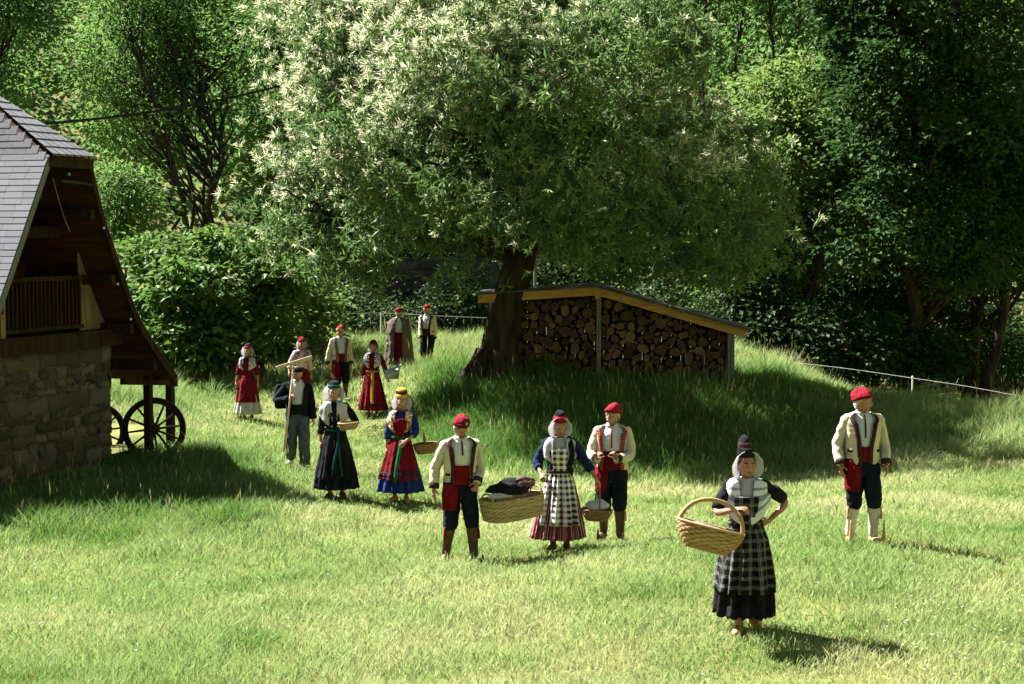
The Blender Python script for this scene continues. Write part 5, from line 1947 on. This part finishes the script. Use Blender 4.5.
# 12 the woman in red with the yellow ribbon
f = Fig('woman in red dress with a long yellow ribbon and grey flowered shawl, carrying a pail', (373, 420), 37.1, 1.60, -8, True, seed=12, yaw=10, side=.03, voxel=.010, wrists={'R': (361, 385, -.02), 'L': (388, 378, -.14)}, palm={'R': (1, .2, 0), 'L': (-.6, .2, -.5)}, curl=(.5, 1.3))
woman_yellow = f
mb = MB()
f.torso(mb, .98, 1.46, .010)
for q in 'RL':
    f.sleeve(mb, q, .068, .060, .056, .92)
mb.build('bodice', M_red, f.root, True)
f.skirt(M_red, .14, (.33, .29), folds=13, amp=.018)
f.skirt(M_redcap, .16, (.30, .27), folds=9, amp=.012, a0=-1.2, a1=1.2, off=.016, name='apron')
f.skirt(M_trim, .16, (.30, .27), folds=9, amp=.012, a0=-1.2, a1=1.2, off=.024, name='apron_border', t0=.84, t1=.94, rows=4)
mb = MB()
f.torso(mb, 1.02, 1.06, .034, n=40, rows=4)
mb.build('ribbon_belt', M_yellow, f.root, True, solid=.006)
f.strip(M_yellow, [(.03, -.160, 1.05), (.04, -.215, .82), (.04, -.265, .55), (.05, -.30, .30)], .07)
f.shawl(M_flor_grey, (1.10, 1.25, 1.14), .22, .150, (.50, .26))
f.hair(M_hair_dark, front=1.15)
f.face()
f.bonnet(M_white_c, .040, 2.4, .10, top=.1)
f.crown_hat([(.05, 1.16, 1.0, M_redcap), (.04, .95, .6, M_blackc)], lean=.1, base=.085)
f.shoes(M_clog)

# 13 the man in the cloak
f = Fig('man wrapped in a long grey brown wool cloak with red cap', (399, 379), 43.3, 1.76, -14, seed=13, yaw=-6, voxel=.010, fat=1.05, wrists={'R': (386, 350, -.12), 'L': (406, 352, -.1)}, palm={'R': (1, .2, 0), 'L': (-1, .2, 0)})
f.shirt()
f.sash(z1=1.12, tail=('R', .8))
f.breeches(M_red)
f.lower(M_brown_l, 'gaiter', .060)
f.shoes(M_brown_l)
A = np.linspace(.50, 2 * math.pi - .16, 60)
rows, uvs = [], []
for t in np.linspace(0, 1, 20):
    X = np.interp(t, [0, .06, .12, .3, 1], [.085, .17, .245, .30, .40])
    Y = np.interp(t, [0, .06, .12, .3, 1], [.080, .13, .175, .24, .30])
    Zc = np.interp(t, [0, .06, .12, 1], [1.475, 1.445, 1.40, .16])
    w = .018 * t * np.sin(A * 11)
    rows.append(np.stack([(X + w) * np.sin(A), .01 - (Y + w) * np.cos(A), Zc + 0 * A], -1))
MB().grid(np.array(rows)).build('cloak', M_cloak, f.root, True, solid=.012)
rows = []
for t in np.linspace(0, 1, 8):
    X = np.interp(t, [0, .2, .4, 1], [.09, .18, .258, .315])
    Y = np.interp(t, [0, .2, .4, 1], [.085, .14, .188, .255])
    Zc = np.interp(t, [0, .2, .4, 1], [1.485, 1.455, 1.41, 1.08])
    w = .010 * t * np.sin(A * 9)
    rows.append(np.stack([(X + w) * np.sin(A), .01 - (Y + w) * np.cos(A), Zc + 0 * A], -1))
MB().grid(np.array(rows)).build('cloak_cape', M_cloak, f.root, True, solid=.010)
f.hair(M_hair_grey)
f.face()
f.cap(h=.05)

# 14 the last man, beside the cloak
f = Fig('man in short cream jacket looking down, last in line beside the cloaked man', (428, 374), 44.8, 1.72, -22, seed=14, yaw=-14, pitch=18, lean=.06, voxel=.010, wrists={'R': (420, 345, -.2), 'L': (434, 349, -.02)}, palm={'R': (1, .2, 0), 'L': (-1, .2, 0)})
f.shirt()
f.jacket(M_cream, M_trim, (.50, .48, .40), .96, .22, cuff=M_trim)
f.sash(M_trim, z1=1.12)
f.breeches(M_navy)
f.lower(M_brown_l, 'gaiter', .060)
f.shoes(M_brown_l)
f.hair(M_hair_grey)
f.face()
f.cap(M_redcap, M_flor_cream)


# ------------------------------------------------------------------ what they carry
def basket(label, c, rot, L, Wd, H, m, weaves=9, stakes=26, flare=.82, group=None, handle=None, sup=2.3, thick=.012, lid=False):
    """woven oval basket; c world point at the middle of the rim, rot Euler; handle: (height, radius, along)"""
    t = thing('basket', label, 'basket', tuple(c), 0, group)
    t.rotation_euler = rot
    n = stakes * 2
    A = np.linspace(0, 2 * math.pi, n, endpoint=False)
    rows = []
    nr = weaves * 2 + 1
    sx_ = np.sign(np.cos(A)) * np.abs(np.cos(A)) ** (2 / sup)
    sy_ = np.sign(np.sin(A)) * np.abs(np.sin(A)) ** (2 / sup)
    for i in range(nr):
        f_ = i / (nr - 1)
        k = flare + (1 - flare) * math.sin(f_ * math.pi / 2)
        bul = (.0045 if i % 2 else .0) * np.where((np.arange(n) // 2 + i // 2) % 2 == 0, 1, -.3) * 1.2
        rows.append(np.stack([(L / 2 * k + bul) * sx_, (Wd / 2 * k + bul) * sy_, np.full(n, -H * (1 - f_))], 1))
    rt = np.random.default_rng(int(L * 1000))
    rw = rt.normal(size=nr) * .13
    ti = np.array([[(.18 if ((j // 2 + i // 2) % 2) else .66) + rw[i] + .55 * (rt.random() - .5) for j in range(n + 1)] for i in range(nr)]).ravel()
    MB().grid(np.array(rows), None, True, (True, False), 0, np.concatenate([ti, [.3]])).build('woven_side', m, t, False, solid=.008)
    th = np.linspace(0, 2 * math.pi, 49)
    rim = np.stack([L / 2 * 1.01 * np.sign(np.cos(th)) * np.abs(np.cos(th)) ** (2 / sup), Wd / 2 * 1.01 * np.sign(np.sin(th)) * np.abs(np.sin(th)) ** (2 / sup), .004 + .004 * np.sin(th * 24)], 1)
    MB().tube(rim, thick, 8, False).build('rim', m, t, True)
    MB().tube(rim * np.array([flare, flare, 0]) + (0, 0, -H * .97), thick * .8, 8, False).build('foot_ring', m, t, True)
    if handle:
        hh, hr, al = handle
        a = np.linspace(0, math.pi, 17)
        if al:
            q = np.stack([L / 2 * .97 * np.cos(a), 0 * a, hh * np.sin(a) ** .8 - .04 * (1 - np.sin(a))], 1)
        else:
            q = np.stack([0 * a, Wd / 2 * .97 * np.cos(a), hh * np.sin(a) ** .8 - .04 * (1 - np.sin(a))], 1)
        MB().tube(q, hr * (1 + .08 * np.sin(np.arange(17) * 2.2)), 9).build('handle', m, t, True)
    return t


def heap(name, label, c, s, m, seed, rz=0, cat='cloth', amp=.22, tilt=0.0):
    """crumpled cloth"""
    r = np.random.default_rng(seed)
    nu, nv = 40, 22
    th = np.linspace(0, 2 * math.pi, nu, endpoint=False)
    ph = np.linspace(-1.45, 1.5, nv)
    G = np.stack([np.cos(ph)[:, None] * np.cos(th), np.cos(ph)[:, None] * np.sin(th), np.sin(ph)[:, None] * np.ones(nu)], -1)
    d = 0
    for i in range(7):
        k = r.normal(size=3) * (1.6 + i * .7)
        d = d + np.abs(np.sin(G @ k + r.random() * 6)) / (1.3 + i * .5)
    G = G * (1 + amp * (d - d.mean()))[..., None]
    G[..., 2] = np.where(G[..., 2] < 0, G[..., 2] * .5, G[..., 2])
    o = MB().grid(G * np.array(s), None, True, (True, True)).build(name, m, None, True, sub=1, label=label, cat=cat)
    o.location = tuple(c)
    o.rotation_euler = (0, tilt, rz)
    return o


# the big hoop-handled basket on the plaid woman's arm
bc = P(711, 527, 14.85)
basket('large pale hoop handled basket tilted on the arm of the woman in plaid', bc, (R(-4), R(15), R(4)), .60, .40, .21, M_wicker, 11, 30, .62, handle=(.24, .020, True))
heap('dark_cloth', 'dark folded cloth lying inside the large hoop handled basket', bc + (-.03, .0, -.03), (.21, .13, .05), M_flor_dark, 31, tilt=R(15))
# the long shallow basket between the two carriers
a, b = man_front.W(man_front.wr['L']), woman_check.W(woman_check.wr['R'])
lc = P(512, 497, 19.75)
dv = unit((b - a) * np.array([1, 1, 0]))
rz_ = math.atan2(dv[1], dv[0])
lb = basket('long shallow yellow basket carried between the man with rosette cap and the woman in check', lc, (0, R(-3), rz_), .80, .44, .24, M_wicker_y, 12, 34, .90, sup=3.4)
for px in (480, 543):
    q = (px - 512) / F * 19.75
    a_ = np.linspace(0, math.pi, 11)
    MB().tube(np.stack([np.full(11, (.37 if q > 0 else -.37)), .11 * np.cos(a_), .10 * np.sin(a_) - .01], 1), .012, 8).build('end_handle', M_wicker_y, lb, True)
heap('black_garment', 'black garments heaped on the long shallow basket', lc + (-.01, .02, .085), (.33, .17, .125), M_blackc, 41, rz_, 'clothes', .26)
heap('brown_garment', 'brown garment on top of the black heap in the long basket', lc + (.14, .06, .15), (.15, .10, .075), M_brown_l, 42, rz_, 'clothes', .3)
heap('pale_cloth', 'pale cream cloth tucked along the edge of the long basket', lc + (-.10, -.15, .035), (.22, .065, .050), M_white_c, 43, rz_, 'cloth', .25)
# her small basket
wl = woman_check.W(woman_check.wr['L'])
sc = P(597, 510, 20.05)
basket('small brown basket of white linen in the hand of the woman in check', sc, (0, R(4), R(10)), .36, .26, .12, M_wicker_d, 6, 20, .66, handle=(.27, .010, False))
heap('white_linen', 'white linen piled in the small brown basket', sc + (0, 0, .035), (.145, .10, .085), M_white_c, 44, .3, 'cloth', .25)
# the others' baskets
basket('flat brown basket hanging at the elbow of the woman in blue and red', P(425, 444, 24.75), (0, R(-6), R(8)), .34, .26, .13, M_wicker_d, 6, 20, .75, handle=(.16, .010, False))
basket('shallow tan basket held by the woman in the black dress', P(348, 423, 24.6), (0, R(-3), R(5)), .28, .24, .085, M_wicker, 5, 18, .78)
pc_ = P(392, 374, 36.9)
t = thing('pail', 'small grey pail with tilted lid on the arm of the woman in red', 'pail', tuple(pc_), R(20))
A = np.linspace(0, 2 * math.pi, 24, endpoint=False)
MB().grid(np.array([np.stack([k * np.cos(A), k * .8 * np.sin(A), np.full(24, z)], 1) for k, z in ((.15, -.10), (.17, .10), (.165, .10), (.145, -.08))]), None, True, (True, True)).build('bucket', M_tin, t, True)
MB().tube(np.stack([.17 * np.cos(np.linspace(0, math.pi, 13)), 0 * np.linspace(0, 1, 13), .10 + .14 * np.sin(np.linspace(0, math.pi, 13))], 1), .009, 6).build('bail', M_iron, t, True)
MB().box((.06, -.02, .14), (.30, .22, .02), np.array([[.92, 0, -.38], [0, 1, 0], [.38, 0, .92]])).build('lid', M_tin, t, bevel=.006)
# rake
ra, rb = P(284, 452, 27.35), P(294, 363, 27.5)
wk = man_rake.W(man_rake.wr['R'])
t = thing('hay_rake', 'wooden hay rake held upright over the shoulder of the man in beret', 'rake', tuple(ra))
MB().tube([(0, 0, 0), rb - ra], [.017, .015], 8).build('rake_shaft', M_poleW, t, True)
ha, hb_ = P(276, 368, 27.45) - ra, P(312, 357, 27.5) - ra
MB().beam(ha, hb_, .045, .05).build('rake_head', M_poleW, t, bevel=.008)
for k in np.linspace(.06, .94, 9):
    q = ha * (1 - k) + hb_ * k
    MB().tube([q, q + (-.01, .085, -.045)], [.008, .005], 6).build('tooth', M_poleW, t)
# backpack
bpw = P(283, 396, 27.95)
t = thing('backpack', 'black backpack with a carry loop on the back of the rake carrier', 'backpack', tuple(bpw), R(6), None, .85)
heap_mb = MB()
th = np.linspace(0, 2 * math.pi, 24, endpoint=False)
rows = []
for z, k in ((-.24, .75), (-.22, .95), (-.1, 1.03), (.05, 1.0), (.16, .92), (.22, .72), (.235, .4)):
    rows.append(np.stack([.17 * k * np.sign(np.cos(th)) * np.abs(np.cos(th)) ** .6, .11 * k * np.sign(np.sin(th)) * np.abs(np.sin(th)) ** .6, np.full(24, z)], 1))
heap_mb.grid(np.array(rows), None, True, (True, True)).build('bag', M_blackc, t, True)
MB().tube(bez((-.10, 0, .21), (-.14, -.02, .36), (-.02, 0, .22), 12), .012, 7).build('carry_loop', M_black, t, True)
MB().tube(bez((.04, -.10, .20), (.10, -.34, .24), (.10, -.30, -.16), 12), .016, 7).build('shoulder_strap', M_black, t, True)

# creases in the cloth: a shallow uneven displacement of every garment
crease = bpy.data.textures.new('crease', 'CLOUDS')
crease.noise_scale = .085
crease.noise_depth = 2
GARB = {'jacket': .030, 'shirt': .014, 'blouse': .012, 'bodice': .024, 'breeches': .030, 'trousers': .034, 'skirt': .018, 'apron': .018, 'apron_border': .018, 'sash': .020, 'sash_end': .034, 'shawl': .030, 'cloak': .034,
        'cloak_cape': .030, 'cap': .026, 'beret': .022, 'bonnet': .016, 'gaiter': .012, 'legging': .016, 'apron_bib': .012, 'hair': .014, 'bag': .03}
for o in list(bpy.data.objects):
    k = o.name.split('.')[0]
    if o.type == 'MESH' and o.parent and k in GARB:
        sol = [m for m in o.modifiers if m.type == 'SOLIDIFY']
        if k not in ('skirt', 'apron', 'apron_border'):
            m = o.modifiers.new('fine', 'SUBSURF')
            m.levels = m.render_levels = 1
        m = o.modifiers.new('crease', 'DISPLACE')
        m.texture = crease
        m.texture_coords = 'LOCAL'
        m.strength = GARB[k]
        m.mid_level = .25 if k in ('gaiter', 'legging', 'shawl', 'apron_bib') else .12 if k == 'sash_end' else .42
        for q in sol:
            o.modifiers.move(list(o.modifiers).index(q), len(o.modifiers) - 1)
